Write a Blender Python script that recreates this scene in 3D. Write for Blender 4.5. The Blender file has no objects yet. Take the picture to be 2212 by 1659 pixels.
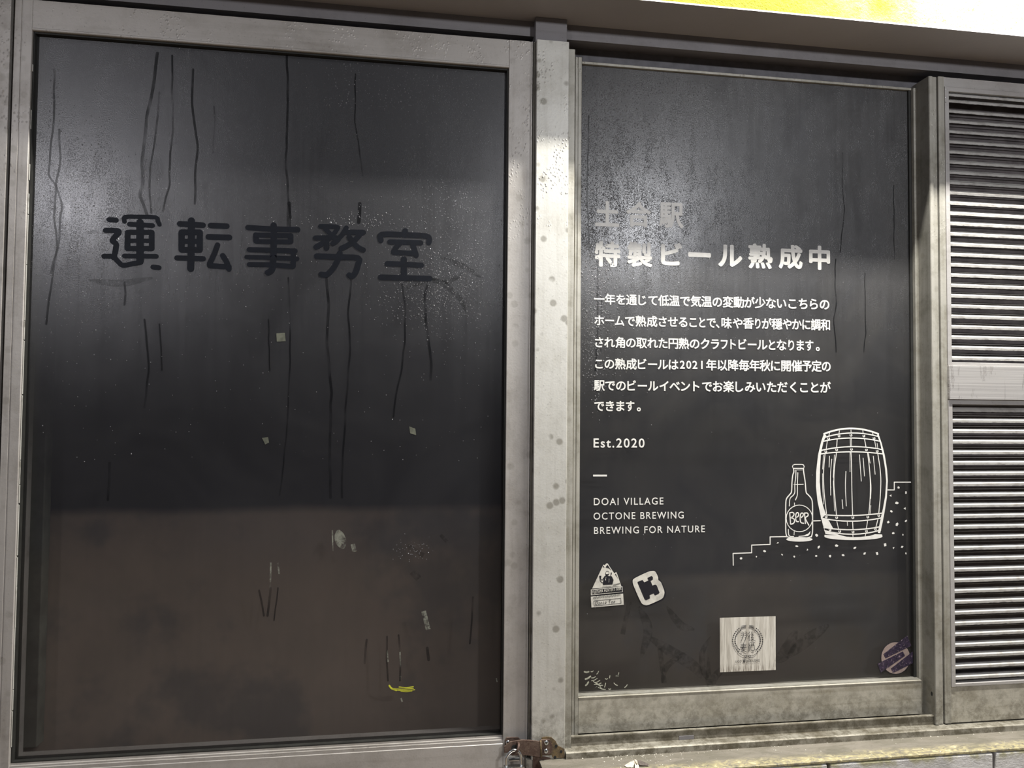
import bpy, bmesh, math, random
from mathutils import Vector, Matrix
random.seed(7)
S = bpy.context.scene
COL = S.collection

# ------------------------------------------------------------------ camera
YAW, PITCH, ROLL, F = .1506, -.0344, .0088, 1600.0
CAMZ = 1.5
def _rot():
    cy, sy, cp, sp, cr, sr = math.cos(YAW), math.sin(YAW), math.cos(PITCH), math.sin(PITCH), math.cos(ROLL), math.sin(ROLL)
    return (Matrix(((cr, -sr, 0), (sr, cr, 0), (0, 0, 1))) @ Matrix(((1, 0, 0), (0, cp, -sp), (0, sp, cp))) @ Matrix(((cy, 0, -sy), (0, 1, 0), (sy, 0, cy))))
RM = _rot(); RT = RM.transposed()
def un(px, py, Y):
    """the point of the vertical plane at depth Y that the photograph shows at pixel px, py"""
    d = RT @ Vector((px - 1106, py - 829.5, F)); s = Y / d[2]
    return Vector((d[0] * s, Y, CAMZ - d[1] * s))
cam = bpy.data.objects.new('camera', bpy.data.cameras.new('camera'))
cam.data.sensor_width = 36; cam.data.lens = F / 2212 * 36; cam.data.clip_start = .01
def row(i, s): r = RM[i]; return Vector((r[0], r[2], -r[1])) * s
cx_, cy_, cz_ = row(0, 1), row(1, -1), row(2, -1)
m = Matrix((cx_, cy_, cz_)).transposed().to_4x4(); m.translation = (0, 0, CAMZ)
cam.matrix_world = m
COL.objects.link(cam); S.camera = cam

# ------------------------------------------------------------------ light
w = bpy.data.worlds.new('world'); S.world = w; w.use_nodes = True
w.node_tree.nodes['Background'].inputs[0].default_value = (.96, .95, 1.0, 1)
w.node_tree.nodes['Background'].inputs[1].default_value = .25
S.view_settings.view_transform = 'Standard'; S.view_settings.look = 'None'
S.view_settings.exposure = 0; S.view_settings.gamma = 1; S.view_settings.use_curve_mapping = False
cy = S.cycles
cy.max_bounces = 4; cy.diffuse_bounces = 2; cy.glossy_bounces = 2; cy.transmission_bounces = 2; cy.transparent_max_bounces = 10; cy.volume_bounces = 0
cy.caustics_reflective = False; cy.caustics_refractive = False; cy.use_adaptive_sampling = True; cy.adaptive_threshold = .03
def area(name, loc, target, sx, sy, power, col):
    l = bpy.data.lights.new(name, 'AREA'); l.shape = 'RECTANGLE'; l.size = sx; l.size_y = sy; l.energy = power; l.color = col
    o = bpy.data.objects.new(name, l); COL.objects.link(o); o.location = loc
    o.rotation_euler = (Vector(target) - Vector(loc)).to_track_quat('-Z', 'Y').to_euler()
    return o
TUBE = area('fluorescent_tube_light', (1.3, 1.21, 3.278), (1.3, 1.42, 2.3), 1.1, .035, 165, (1, .97, .895))
def mirror_lamp(name, px, py, dl, size, power, col):
    p = un(px, py, 1.657 + dl)
    return area(name, (p.x, 1.657 - dl, p.z), (.3, 1.6, 1.6), size, size, power, col)
mirror_lamp('tunnel_lamp_right', 1376, 496, 3.2, .16, 34, (.97, .98, 1))
mirror_lamp('tunnel_lamp_left', 165, 450, 3.2, .15, 15, (.97, .96, 1))

# ------------------------------------------------------------------ node helpers
class NT:
    def __init__(s, name):
        s.m = bpy.data.materials.new(name); s.m.use_nodes = True; s.t = s.m.node_tree; s.t.nodes.clear()
        s.out = s.n('ShaderNodeOutputMaterial')
    def n(s, k, **kw):
        x = s.t.nodes.new(k)
        for a, b in kw.items(): setattr(x, a, b)
        return x
    def set(s, sock, v):
        if isinstance(v, bpy.types.NodeSocket): s.t.links.new(v, sock)
        elif isinstance(v, (tuple, list)) and len(v) == 3 and sock.type == 'RGBA': sock.default_value = (*v, 1)
        else: sock.default_value = v
    def math(s, op, a, b=0, c=0, clamp=False):
        x = s.n('ShaderNodeMath', operation=op, use_clamp=clamp)
        s.set(x.inputs[0], a); s.set(x.inputs[1], b); s.set(x.inputs[2], c); return x.outputs[0]
    def pos(s): return s.n('ShaderNodeNewGeometry').outputs['Position']
    def xyz(s, v):
        x = s.n('ShaderNodeSeparateXYZ'); s.set(x.inputs[0], v); return x.outputs
    def scl(s, v, sc, off=(0, 0, 0)):
        x = s.n('ShaderNodeMapping'); s.set(x.inputs[0], v); x.inputs['Scale'].default_value = sc; x.inputs['Location'].default_value = off; return x.outputs[0]
    def noise(s, v, sc, det=4, rough=.55, dist=0):
        x = s.n('ShaderNodeTexNoise'); s.set(x.inputs['Vector'], v); x.inputs['Scale'].default_value = sc
        x.inputs['Detail'].default_value = det; x.inputs['Roughness'].default_value = rough; x.inputs['Distortion'].default_value = dist
        return x.outputs[0]
    def voro(s, v, sc, out='Distance'):
        x = s.n('ShaderNodeTexVoronoi'); s.set(x.inputs['Vector'], v); x.inputs['Scale'].default_value = sc; return x.outputs[out]
    def rng(s, v, a, b, c=0, d=1, smooth=True):
        x = s.n('ShaderNodeMapRange'); x.interpolation_type = 'SMOOTHSTEP' if smooth else 'LINEAR'
        s.set(x.inputs[0], v); x.inputs[1].default_value = a; x.inputs[2].default_value = b; x.inputs[3].default_value = c; x.inputs[4].default_value = d
        return x.outputs[0]
    def mix(s, f, a, b):
        x = s.n('ShaderNodeMix', data_type='RGBA'); s.set(x.inputs[0], f); s.set(x.inputs[6], a); s.set(x.inputs[7], b); return x.outputs[2]
    def bump(s, h, st, dist=.001, nrm=None):
        x = s.n('ShaderNodeBump'); s.set(x.inputs['Height'], h); s.set(x.inputs['Strength'], st); x.inputs['Distance'].default_value = dist
        if nrm: s.set(x.inputs['Normal'], nrm)
        return x.outputs[0]
    def pbr(s, col, rough=.5, metal=0, spec=.5, nrm=None):
        x = s.n('ShaderNodeBsdfPrincipled'); s.set(x.inputs['Base Color'], col); s.set(x.inputs['Roughness'], rough); s.set(x.inputs['Metallic'], metal)
        s.set(x.inputs['Specular IOR Level'], spec)
        if nrm: s.set(x.inputs['Normal'], nrm)
        return x.outputs[0]
    def mixs(s, f, a, b):
        x = s.n('ShaderNodeMixShader'); s.set(x.inputs[0], f); s.set(x.inputs[1], a); s.set(x.inputs[2], b); return x.outputs[0]
    def done(s, sh): s.t.links.new(sh, s.out.inputs[0]); return s.m

def aluminium(name, base, dirt, grime=.4, spots=0., drops=0., vert=True, low=0., rough=.42, metal=.35):
    n = NT(name); p = n.pos()
    st = n.noise(n.scl(p, (60, 60, 2.2) if vert else (2.2, 60, 60)), 1, 5, .6)
    big = n.noise(n.scl(p, (1, 1, 1)), 9, 8, .72, .1)
    fine = n.noise(p, 230, 3)
    f = n.math('ADD', n.math('MULTIPLY', n.rng(st, .45, .75), .45), n.math('MULTIPLY', n.rng(big, .42, .72), .75))
    f = n.math('MULTIPLY', f, grime, clamp=True)
    col = n.mix(f, base, dirt)
    col = n.mix(n.rng(fine, .62, .75, 0, .35), col, tuple(c * .45 for c in dirt))
    if spots:
        v = n.voro(p, 30); keep = n.rng(n.noise(n.scl(p, (1, 1, 1), (3, 0, 1)), 11, 2), .40, .48)
        col = n.mix(n.math('MULTIPLY', n.math('MULTIPLY', n.rng(v, .16, .3, 1, 0), keep), spots), col, (.17, .155, .12))
    if low:   # olive dirt that has collected near the sill
        z = n.xyz(p)[2]; lf = n.math('MULTIPLY', n.rng(z, .74, .93, 1, 0), n.rng(n.noise(p, 34, 9, .78, .1), .40, .62))
        col = n.mix(n.math('MULTIPLY', lf, low), col, (.085, .072, .045))
    h = n.math('MULTIPLY', fine, .35)
    if drops:
        v = n.voro(n.scl(p, (1, 1, .75)), 170); k = n.rng(n.noise(n.scl(p, (1, 1, .6), (1, 2, 3)), 22, 3), .5, .62)
        z = n.xyz(p)[2]
        h = n.math('ADD', h, n.math('MULTIPLY', n.math('MULTIPLY', n.rng(v, 0, .42, 1, 0), k), n.math('MULTIPLY', n.rng(z, 1.75, 2.15), 3 * drops)))
    r = n.math('ADD', rough, n.math('MULTIPLY', big, .12))
    return n.done(n.pbr(col, r, metal, .5, n.bump(h, .35, .0012)))
ALU = aluminium('aluminium_door', (.50, .475, .45), (.20, .175, .15), .55, .25, .8)
ALU_H = aluminium('aluminium_rail', (.50, .475, .45), (.22, .195, .165), .5, .0, 1.2, vert=False)
ALU_POST = aluminium('aluminium_post', (.64, .63, .59), (.27, .25, .2), .42, .6, 1.2, low=.65)
ALU_OLD = aluminium('aluminium_weathered', (.47, .455, .41), (.16, .145, .10), .75, .2, .4, low=.75)
ALU_RAILOLD = aluminium('aluminium_grimy_rail', (.54, .515, .45), (.17, .145, .09), .7, .2, 0, vert=False, low=.65)
ALU_DARK = aluminium('aluminium_grimy_shaded', (.30, .29, .26), (.12, .115, .09), .8, .3, .3, low=.4, rough=.5)  # grimy and darker: shade of the recessed jamb side is put into its colour
ALU_LOUVER = aluminium('aluminium_louver', (.50, .485, .475), (.28, .25, .235), .5, 0, 0, vert=False)
ALU_TRACK = aluminium('aluminium_head_track', (.24, .23, .24), (.15, .14, .145), .6, 0, 0, vert=False, rough=.55)
ALU_LIP = aluminium('aluminium_track_lip', (.36, .34, .29), (.11, .09, .06), .95, .3, 0, vert=False, low=.8)
def brushed_mat():
    n = NT('brushed_rail_with_water_stains'); p = n.pos(); X, Y, Z = n.xyz(p)
    lines = n.noise(n.scl(p, (3, 1, 700)), 1, 3, .6)
    c = n.mix(n.rng(lines, .35, .65), (.52, .505, .495), (.40, .385, .38))
    wet = n.noise(n.scl(p, (38, 1, 7)), 1, 6, .7, .9); ring = n.math('ABSOLUTE', n.math('SUBTRACT', wet, .55))
    drip = n.rng(n.noise(n.scl(p, (34, 1, 1.5), (3, 0, 0)), 1, 2), .47, .56)
    c = n.mix(n.math('MULTIPLY', n.math('MULTIPLY', n.rng(ring, .0, .018, 1, 0), drip), .75), c, (.13, .115, .11))
    c = n.mix(n.math('MULTIPLY', n.math('MULTIPLY', n.rng(wet, .53, .60), drip), .3), c, (.24, .215, .2))
    return n.done(n.pbr(c, .42, .3, .5, n.bump(lines, .25, .0006)))
BRUSHED = brushed_mat()
def slat_mat():
    n = NT('aluminium_slat'); p = n.pos(); z = n.xyz(p)[2]
    o = n.xyz(n.n('ShaderNodeTexCoord').outputs['Object'])[2]
    wob = n.noise(n.scl(p, (1, 1, .5)), 55, 4, .6)
    edge = n.math('ADD', o, n.math('MULTIPLY', n.math('SUBTRACT', wob, .5), .006))
    run = n.rng(edge, -.0034, -.0022, 1, 0)     # dirty water line along each lower edge
    col = n.mix(n.rng(n.noise(p, 40, 5, .6), .4, .75), (.52, .51, .49), (.36, .34, .32))
    col = n.mix(n.math('MULTIPLY', run, .85), col, (.07, .062, .06))
    return n.done(n.pbr(col, .45, .3, .5, n.bump(n.noise(p, 260, 3), .3, .001)))
SLAT = slat_mat()
def plain(name, col, rough=.5, metal=0, var=.25, sc=40, bump=.2, spec=.5, dist=.001):
    n = NT(name); p = n.pos(); a = n.noise(p, sc, 5, .6)
    c = n.mix(n.rng(a, .35, .7), tuple(x * (1 + var * .5) for x in col), tuple(x * (1 - var) for x in col))
    return n.done(n.pbr(c, rough, metal, spec, n.bump(n.noise(p, sc * 5, 4), bump, dist)))
BLACK = plain('black_void', (.012, .012, .012), .8, 0, .1)
GREYPAINT = plain('dark_grey_paint', (.16, .155, .17), .7, 0, .2)
GASKET = plain('rubber_gasket', (.02, .02, .018), .6, 0, .3)
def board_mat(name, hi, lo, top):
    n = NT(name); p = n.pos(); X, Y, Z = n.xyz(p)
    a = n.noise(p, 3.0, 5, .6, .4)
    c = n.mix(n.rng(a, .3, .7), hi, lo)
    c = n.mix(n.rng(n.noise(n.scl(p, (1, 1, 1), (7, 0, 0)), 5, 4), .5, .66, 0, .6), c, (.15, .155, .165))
    c = n.mix(n.rng(n.math('ADD', Z, n.math('MULTIPLY', a, .03)), top - .015, top + .012), c, (.072, .072, .080))   # dark above, brown below where a reflection is put into the colour
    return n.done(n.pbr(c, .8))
BROWN_L = board_mat('brown_reflection_tone', (.45, .355, .29), (.36, .295, .245), 1.29)
BROWN_R = board_mat('olive_reflection_tone', (.21, .18, .155), (.14, .128, .11), 1.12)
VENTBACK = plain('vent_backing', (.13, .115, .118), .85, 0, .3, 25)
INNER = plain('inner_frame_paint', (.13, .135, .115), .6, 0, .35, 18)

def glass_mat(name, left):
    n = NT(name); p = n.pos(); X, Y, Z = n.xyz(p)
    # condensation: fine mist in the upper part, wiped and run down in vertical streaks
    streak = n.noise(n.scl(p, (46, 1, 2.0)), 1, 5, .62, .8)
    cloud = n.noise(n.scl(p, (1, 1, .7)), 5, 5, .6, .5)
    hz = n.rng(Z, 1.25, 1.95, .12, 1) if left else n.rng(Z, 1.3, 1.9, .12, 1)
    fog = n.math('MULTIPLY', hz, n.math('ADD', .90, n.math('MULTIPLY', n.rng(streak, .38, .6), .1)))
    fog = n.math('MULTIPLY', fog, n.rng(cloud, .28, .55, .85, 1.1), clamp=True)
    drops = n.voro(p, 420); d2 = n.voro(n.scl(p, (1, 1, 1), (4, 0, 9)), 900)
    dk = n.rng(n.noise(n.scl(p, (3, 1, 1)), 12, 3), .42, .62)
    mist = n.math('ADD', n.math('MULTIPLY', n.math('MULTIPLY', n.rng(drops, 0, .5, 1, 0), dk), .8), n.rng(d2, 0, .5, .6, 0))
    # dust and grime film
    wipe = n.noise(n.scl(p, (1, 1, 1), (2, 0, 5)), 3.2, 6, .62, 1.6)
    film = n.mix(n.rng(wipe, .35, .68), *(((.030, .030, .034), (.042, .042, .046)) if left else ((.040, .040, .042), (.060, .058, .056))))
    zz = n.math('ADD', Z, n.math('MULTIPLY', cloud, .15))
    film = n.mix(n.rng(zz, 1.32 if left else 1.12, 1.22 if left else .95, 0, .6), film, (.060, .050, .042))  # brown lower zone: a reflection put into the film colour
    if left:
        sx = n.rng(n.math('ADD', X, n.math('MULTIPLY', Z, .0)), -.728, -.712, 1, 0)
        film = n.mix(n.math('MULTIPLY', sx, .5), film, (.045, .045, .037))
    else:
        film = n.mix(n.math('MULTIPLY', n.rng(n.math('ADD', Z, n.math('MULTIPLY', cloud, .06)), .93, .88), .5), film, (.06, .055, .04))
    grit = n.rng(n.noise(p, 320, 2, .5), .70, .74)
    film = n.mix(n.math('MULTIPLY', grit, .5), film, (.10, .10, .09))
    clear = n.pbr(film, n.rng(wipe, .3, .7, .10, .22), 0, .5)
    nb = n.bump(mist, .15 if left else .32, .0012)
    gl = n.n('ShaderNodeBsdfGlossy'); gl.inputs['Color'].default_value = (.8, .8, .82, 1); gl.inputs['Roughness'].default_value = .26; n.set(gl.inputs['Normal'], nb)
    foggy = n.mixs(.07 if left else .055, n.pbr(n.mix(.5, film, (.016, .016, .019) if left else (.026, .026, .029)), .40, 0, .5, nb), gl.outputs[0])
    sh = n.mixs(fog, clear, foggy)
    tr = n.n('ShaderNodeBsdfTransparent'); tr.inputs[0].default_value = (.91, .91, .92, 1)
    return n.done(n.mixs(n.math('MULTIPLY', n.math('SUBTRACT', 1, fog), .78), sh, tr.outputs[0]))
GLASS_L = glass_mat('fogged_glass_door', True)
GLASS_R = glass_mat('fogged_glass_window', False)
def water_mat():
    n = NT('water'); return n.done(n.pbr((.13, .13, .14), .12, 0, 1.0))
WATER = water_mat()
def trail_mat():
    n = NT('water_trail'); tr = n.n('ShaderNodeBsdfTransparent')
    p = n.pos(); k = n.rng(n.noise(n.scl(p, (1, 1, .4)), 30, 4), .3, .6, .08, .6)
    return n.done(n.mixs(k, tr.outputs[0], n.pbr((.006, .0065, .008), .28, 0, .3)))
TRAIL = trail_mat()
def smear_mat(name, col, amt):
    n = NT(name); tr = n.n('ShaderNodeBsdfTransparent'); p = n.pos()
    k = n.math('MULTIPLY', n.rng(n.noise(n.scl(p, (1, 1, 1)), 60, 5, .65, .5), .35, .62), amt)
    return n.done(n.mixs(k, tr.outputs[0], n.pbr(col, .3, 0, .4)))
SMEAR_D = smear_mat('dark_smear', (.010, .0105, .010), .32)
SMEAR_L = smear_mat('pale_smear', (.30, .31, .26), .75)
NAVY = plain('navy_black_lettering', (.0045, .006, .0105), .5, 0, .2, 60, .05, .2)
def vinyl(name, col, rough=.42, var=.08): return plain(name, col, rough, 0, var, 70, .05)
WHITE = vinyl('white_vinyl', (.74, .73, .70))
INK = vinyl('black_ink', (.014, .014, .02))
OFFWHITE = plain('sticker_off_white', (.62, .60, .545), .5, 0, .25, 45, .05)
def wood_sticker():
    n = NT('whitewashed_wood_print'); p = n.pos()
    a = n.noise(n.scl(p, (160, 1, 9)), 1, 5, .65, .6)
    b = n.noise(n.scl(p, (420, 1, 30)), 1, 4, .6)
    c = n.mix(n.rng(a, .38, .66), (.66, .63, .57), (.42, .39, .34))
    c = n.mix(n.math('MULTIPLY', n.rng(b, .55, .72), .4), c, (.25, .23, .2))
    z = n.xyz(p)[2]
    c = n.mix(n.math('MULTIPLY', n.rng(z, .915, .895), n.rng(b, .45, .6)), c, (.22, .19, .16))
    return n.done(n.pbr(c, .45, 0, .5))
WOOD = wood_sticker()
TAPE = plain('yellowed_tape', (.12, .125, .095), .5, 0, .3, 90, .1)
YELLOW = plain('yellow_crayon', (.55, .55, .04), .6, 0, .3, 90, .1)
def lint_mat():
    n = NT('painted_lintel'); p = n.pos()
    c = n.mix(n.rng(n.noise(p, 2.2, 6, .6, .4), .3, .7), (.47, .45, .455), (.40, .385, .395))
    c = n.mix(n.rng(n.noise(p, 30, 4, .6), .66, .78, 0, .4), c, (.2, .185, .18))
    y = n.xyz(p)[1]
    return n.done(n.pbr(c, .6, 0, .4, n.bump(n.noise(p, 90, 5), .25, .002)))
LINTEL = lint_mat()
def moss_mat():
    n = NT('mossy_wall_plaster'); p = n.pos()
    a = n.noise(n.scl(p, (1, 1, 1)), 5, 6, .65, .6); b = n.noise(p, 90, 5, .7)
    x = n.xyz(p)[0]
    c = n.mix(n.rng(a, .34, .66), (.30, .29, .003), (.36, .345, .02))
    c = n.mix(n.math('MULTIPLY', n.rng(n.math('ADD', x, a), 1.35, 1.95), .8), c, (.62, .60, .40))  # paler towards the lamp end: overexposed light put into the colour
    c = n.mix(n.rng(b, .58, .70, 0, .7), c, (.10, .11, .02))
    return n.done(n.pbr(c, .85, 0, .3, n.bump(b, .8, .004)))
MOSS = moss_mat()
def sill_mat():
    n = NT('wet_mossy_sill'); p = n.pos(); X, Y, Z = n.xyz(p)
    a = n.noise(n.scl(p, (1, 3, 1)), 9, 6, .65, .7); b = n.noise(n.scl(p, (1, 1.6, 1)), 60, 6, .7, .8)
    c = n.mix(n.rng(a, .35, .65), (.20, .18, .15), (.14, .128, .10))
    edge = n.rng(n.math('ADD', Y, n.math('MULTIPLY', a, .05)), 1.566, 1.530)
    c = n.mix(n.math('MULTIPLY', edge, n.rng(b, .36, .6)), c, (.40, .35, .19))
    c = n.mix(n.math('MULTIPLY', edge, n.rng(b, .56, .68)), c, (.60, .54, .38))
    c = n.mix(n.rng(n.noise(p, 130, 3), .68, .74, 0, .7), c, (.06, .05, .04))
    return n.done(n.pbr(c, .5, 0, .5, n.bump(b, .7, .003)))
SILL = sill_mat()
def block_mat():
    n = NT('concrete_block'); p = n.pos()
    c = n.mix(n.rng(n.noise(p, 14, 6, .65, .4), .35, .68), (.66, .65, .64), (.46, .45, .44))
    z = n.xyz(p)[2]
    c = n.mix(n.math('MULTIPLY', n.rng(z, .72, .745), n.rng(n.noise(p, 22, 5), .42, .6)), c, (.33, .31, .17))
    return n.done(n.pbr(c, .7, 0, .4, n.bump(n.noise(n.scl(p, (1, 1, 2)), 70, 6, .7), .9, .003)))
BLOCK = block_mat()
MORTAR = plain('mortar', (.16, .145, .12), .8, 0, .3, 40, .5)
FLOOR = plain('wet_brown_platform_floor', (.20, .155, .115), .6, 0, .3, 2.2, .3)
FARWALL = plain('tunnel_wall_concrete', (.12, .12, .125), .85, 0, .35, .8, .4)
def rust_mat(name, c1, c2, metal=.4):
    n = NT(name); p = n.pos()
    c = n.mix(n.rng(n.noise(p, 80, 6, .65, .5), .38, .62), c1, c2)
    return n.done(n.pbr(c, .55, metal, .5, n.bump(n.noise(p, 300, 4), .5, .001)))
RUST = rust_mat('rusty_steel', (.10, .062, .05), (.165, .115, .09))
BRASSY = rust_mat('corroded_bracket', (.115, .088, .058), (.215, .15, .075))
CHROME = plain('chrome', (.72, .74, .76), .16, 1, .05, 20, .0)
STEEL = plain('brushed_lock_body', (.62, .63, .62), .28, 1, .12, 60, .1)

# ------------------------------------------------------------------ geometry helpers
def tag(o, label=None, cat=None, group=None, kind=None):
    for k, v in (('label', label), ('category', cat), ('group', group), ('kind', kind)):
        if v: o[k] = v
    return o
def empty(name, loc, **kw):
    o = bpy.data.objects.new(name, None); o.empty_display_size = .05; COL.objects.link(o); o.location = loc; return tag(o, **kw)
def wloc(o):
    v = Vector((0, 0, 0))
    while o is not None: v = v + o.location; o = o.parent
    return v
def link(name, me, mat, parent=None, loc=None, **kw):
    o = bpy.data.objects.new(name, me); COL.objects.link(o)
    if mat is not None and not me.materials: me.materials.append(mat)
    if parent is not None: o.parent = parent
    if loc is not None: o.location = Vector(loc) - (wloc(parent) if parent is not None else Vector((0, 0, 0)))
    return tag(o, **kw)
def mesh(name, bm, smooth=False):
    me = bpy.data.meshes.new(name); bm.normal_update(); bm.to_mesh(me); bm.free()
    if smooth:
        for p in me.polygons: p.use_smooth = True
    return me
def finish(name, bm, mat, parent=None, smooth=False, **kw):
    """bm holds world coordinates; the object's origin goes to the middle of its underside"""
    xs = [v.co for v in bm.verts]
    o = Vector(((min(v.x for v in xs) + max(v.x for v in xs)) / 2, (min(v.y for v in xs) + max(v.y for v in xs)) / 2, min(v.z for v in xs)))
    bmesh.ops.translate(bm, verts=bm.verts, vec=-o)
    return link(name, mesh(name, bm, smooth), mat, parent, o, **kw)
def bx(bm, x0, x1, y0, y1, z0, z1, bev=0.0):
    r = bmesh.ops.create_cube(bm, size=1)['verts']
    for v in r: v.co = Vector(((x0 + x1) / 2 + v.co.x * (x1 - x0), (y0 + y1) / 2 + v.co.y * (y1 - y0), (z0 + z1) / 2 + v.co.z * (z1 - z0)))
    if bev:
        es = list({e for v in r for e in v.link_edges})
        bmesh.ops.bevel(bm, geom=es, offset=bev, segments=2, profile=.5, affect='EDGES')
def box(name, x0, x1, y0, y1, z0, z1, mat, parent=None, bev=.0008, **kw):
    bm = bmesh.new(); bx(bm, x0, x1, y0, y1, z0, z1, bev); return finish(name, bm, mat, parent, **kw)
def prof(name, pts, x0, x1, mat, parent=None, axis='X', **kw):
    """a closed section extruded along X (pts are (y, z)) or along Z (pts are (x, y), x0..x1 the heights)"""
    bm = bmesh.new(); f = (lambda t, p: (t, p[0], p[1])) if axis == 'X' else (lambda t, p: (p[0], p[1], t))
    a = [bm.verts.new(f(x0, p)) for p in pts]; b = [bm.verts.new(f(x1, p)) for p in pts]
    bm.faces.new(a); bm.faces.new(b[::-1]); n = len(pts)
    for i in range(n): bm.faces.new((a[i], b[i], b[(i + 1) % n], a[(i + 1) % n]))
    bmesh.ops.recalc_face_normals(bm, faces=bm.faces)
    return finish(name, bm, mat, parent, **kw)
_LIFT = [0]
def lift():
    _LIFT[0] = (_LIFT[0] + 1) % 24; return _LIFT[0] * 4e-6
def plate(bm, pts, Y, t=.0003):
    """flat outline (points of a Y plane) with a real thickness t, its face towards the viewer at Y-t"""
    t = t + lift()
    a = [bm.verts.new((p[0], Y - t, p[2])) for p in pts]; b = [bm.verts.new((p[0], Y, p[2])) for p in pts]
    try: bm.faces.new(a)
    except ValueError: return
    n = len(pts)
    for i in range(n): bm.faces.new((a[i], a[(i + 1) % n], b[(i + 1) % n], b[i]))
def closes(bm):
    bm.normal_update()
    bmesh.ops.triangulate(bm, faces=[f for f in bm.faces if len(f.verts) > 4]); bmesh.ops.recalc_face_normals(bm, faces=bm.faces)
    # the shells are open at the back (against the glass): make the fronts face the viewer
    for f in bm.faces:
        if abs(f.normal.y) > .9 and f.normal.y > 0: f.normal_flip()
def px_pts(pts, fac, ox, oy, Y): return [un(ox + x / fac, oy + y / fac, Y) for x, y in pts]
def smooth_pts(P, n=4):
    if len(P) < 3: return P
    Q = [P[0] * 2 - P[1]] + list(P) + [P[-1] * 2 - P[-2]]; out = []
    for i in range(1, len(Q) - 2):
        a, b, c, d = Q[i - 1:i + 3]
        for k in range(n):
            t = k / n; out.append(.5 * ((2 * b) + (c - a) * t + (2 * a - 5 * b + 4 * c - d) * t * t + (3 * b - a - 3 * c + d) * t ** 3))
    return out + [P[-1]]
def ribbon(bm, P, wd, Y, t=.0003, curve=True, taper=False, cap=True):
    P = smooth_pts([Vector(p) for p in P]) if curve else [Vector(p) for p in P]
    t = t + lift()
    L, R = [], []; n = len(P)
    for i, p in enumerate(P):
        d = (P[min(i + 1, n - 1)] - P[max(i - 1, 0)]); d.y = 0
        if d.length < 1e-9: d = Vector((1, 0, 0))
        d.normalize(); q = Vector((-d.z, 0, d.x)); h = wd / 2
        if taper: h *= math.sin(math.pi * (i + .2) / (n - .6)) ** .6
        L.append(p + q * h); R.append(p - q * h)
    if cap:
        def fan(c, q, sgn, d):
            return [c + q * (wd / 2 * math.cos(a)) * sgn + d * (wd / 2 * math.sin(a)) for a in (math.pi * k / 6 for k in range(1, 6))]
        d1 = (P[-1] - P[-2]).normalized(); q1 = Vector((-d1.z, 0, d1.x)); d0 = (P[0] - P[1]).normalized(); q0 = Vector((-d0.z, 0, d0.x))
        if taper: out = L + R[::-1]
        else: out = L + fan(P[-1], q1, 1, d1) + R[::-1] + fan(P[0], q0, 1, d0)
    else: out = L + R[::-1]
    # quads along the ribbon, fans at its ends
    def face(vs):
        a = [bm.verts.new((v.x, Y - t, v.z)) for v in vs]
        try: f = bm.faces.new(a)
        except ValueError: return
        f.normal_update()
        if f.normal.y > 0: f.normal_flip()
    for i in range(n - 1): face([L[i], L[i + 1], R[i + 1], R[i]])
    if cap and not taper:
        face([L[-1]] + fan(P[-1], q1, 1, d1) + [R[-1]]); face([R[0]] + fan(P[0], q0, 1, d0) + [L[0]])
    m_ = len(out)
    for i in range(m_):
        a, b = out[i], out[(i + 1) % m_]
        try: bm.faces.new([bm.verts.new(c) for c in ((a.x, Y - t, a.z), (b.x, Y - t, b.z), (b.x, Y, b.z), (a.x, Y, a.z))])
        except ValueError: pass
def tube(bm, P, r, seg=10, closed=False):
    P = [Vector(p) for p in P]; rings = []; n = len(P); ref = None
    for i, p in enumerate(P):
        d = (P[(i + 1) % n if closed else min(i + 1, n - 1)] - P[(i - 1) % n if closed else max(i - 1, 0)]).normalized()
        if ref is None: ref = d.orthogonal().normalized()
        ref = (ref - d * ref.dot(d)).normalized(); s = d.cross(ref)
        rings.append([bm.verts.new(p + (ref * math.cos(a) + s * math.sin(a)) * r) for a in (2 * math.pi * k / seg for k in range(seg))])
    for i in range(n if closed else n - 1):
        a, b = rings[i], rings[(i + 1) % n]
        for k in range(seg): bm.faces.new((a[k], a[(k + 1) % seg], b[(k + 1) % seg], b[k]))
    if not closed: bm.faces.new(rings[0][::-1]); bm.faces.new(rings[-1])
def disc(bm, c, r, Y, t, seg=20, ry=None):
    plate(bm, [Vector((c[0] + r * math.cos(2 * math.pi * k / seg), 0, c[2] + (ry or r) * math.sin(2 * math.pi * k / seg))) for k in range(seg)], Y, t)

# ------------------------------------------------------------------ depths of the planes (metres from the camera)
YF, YP, YG, YB = 1.600, 1.584, 1.657, 1.635      # frame face, post face, glass face, inner sash face
ZH = 2.3755                                       # underside of the lintel

# ------------------------------------------------------------------ structure
bm = bmesh.new(); bx(bm, -6, 8, -8.5, 1.62, -.1, 0); finish('floor', bm, FLOOR, kind='structure', label='wet brown platform floor')
bm = bmesh.new(); bx(bm, -9, 12, -8.7, -8.5, -.1, 7.5); finish('wall_opposite', bm, FARWALL, kind='structure', label='dark concrete tunnel wall across from the office')
prof('lintel', [(1.4935, ZH), (1.63, ZH), (1.72, ZH), (1.72, ZH + .004), (1.4945, ZH + .004)], -1.7, 2.6, LINTEL, kind='structure', label='grey painted lintel running above the door and windows')
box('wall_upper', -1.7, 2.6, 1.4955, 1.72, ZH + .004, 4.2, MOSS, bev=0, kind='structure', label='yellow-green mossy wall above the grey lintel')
room = empty('wall_back', (.4, 2.1, 0), kind='structure', label='dark interior behind the glass')
box('back_panel', -1.7, 2.6, 2.1, 2.14, 0, ZH, BLACK, room, bev=0)
box('ceiling_panel', -1.7, 2.6, 1.72, 2.1, ZH - .02, ZH, BLACK, room, bev=0)

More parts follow.
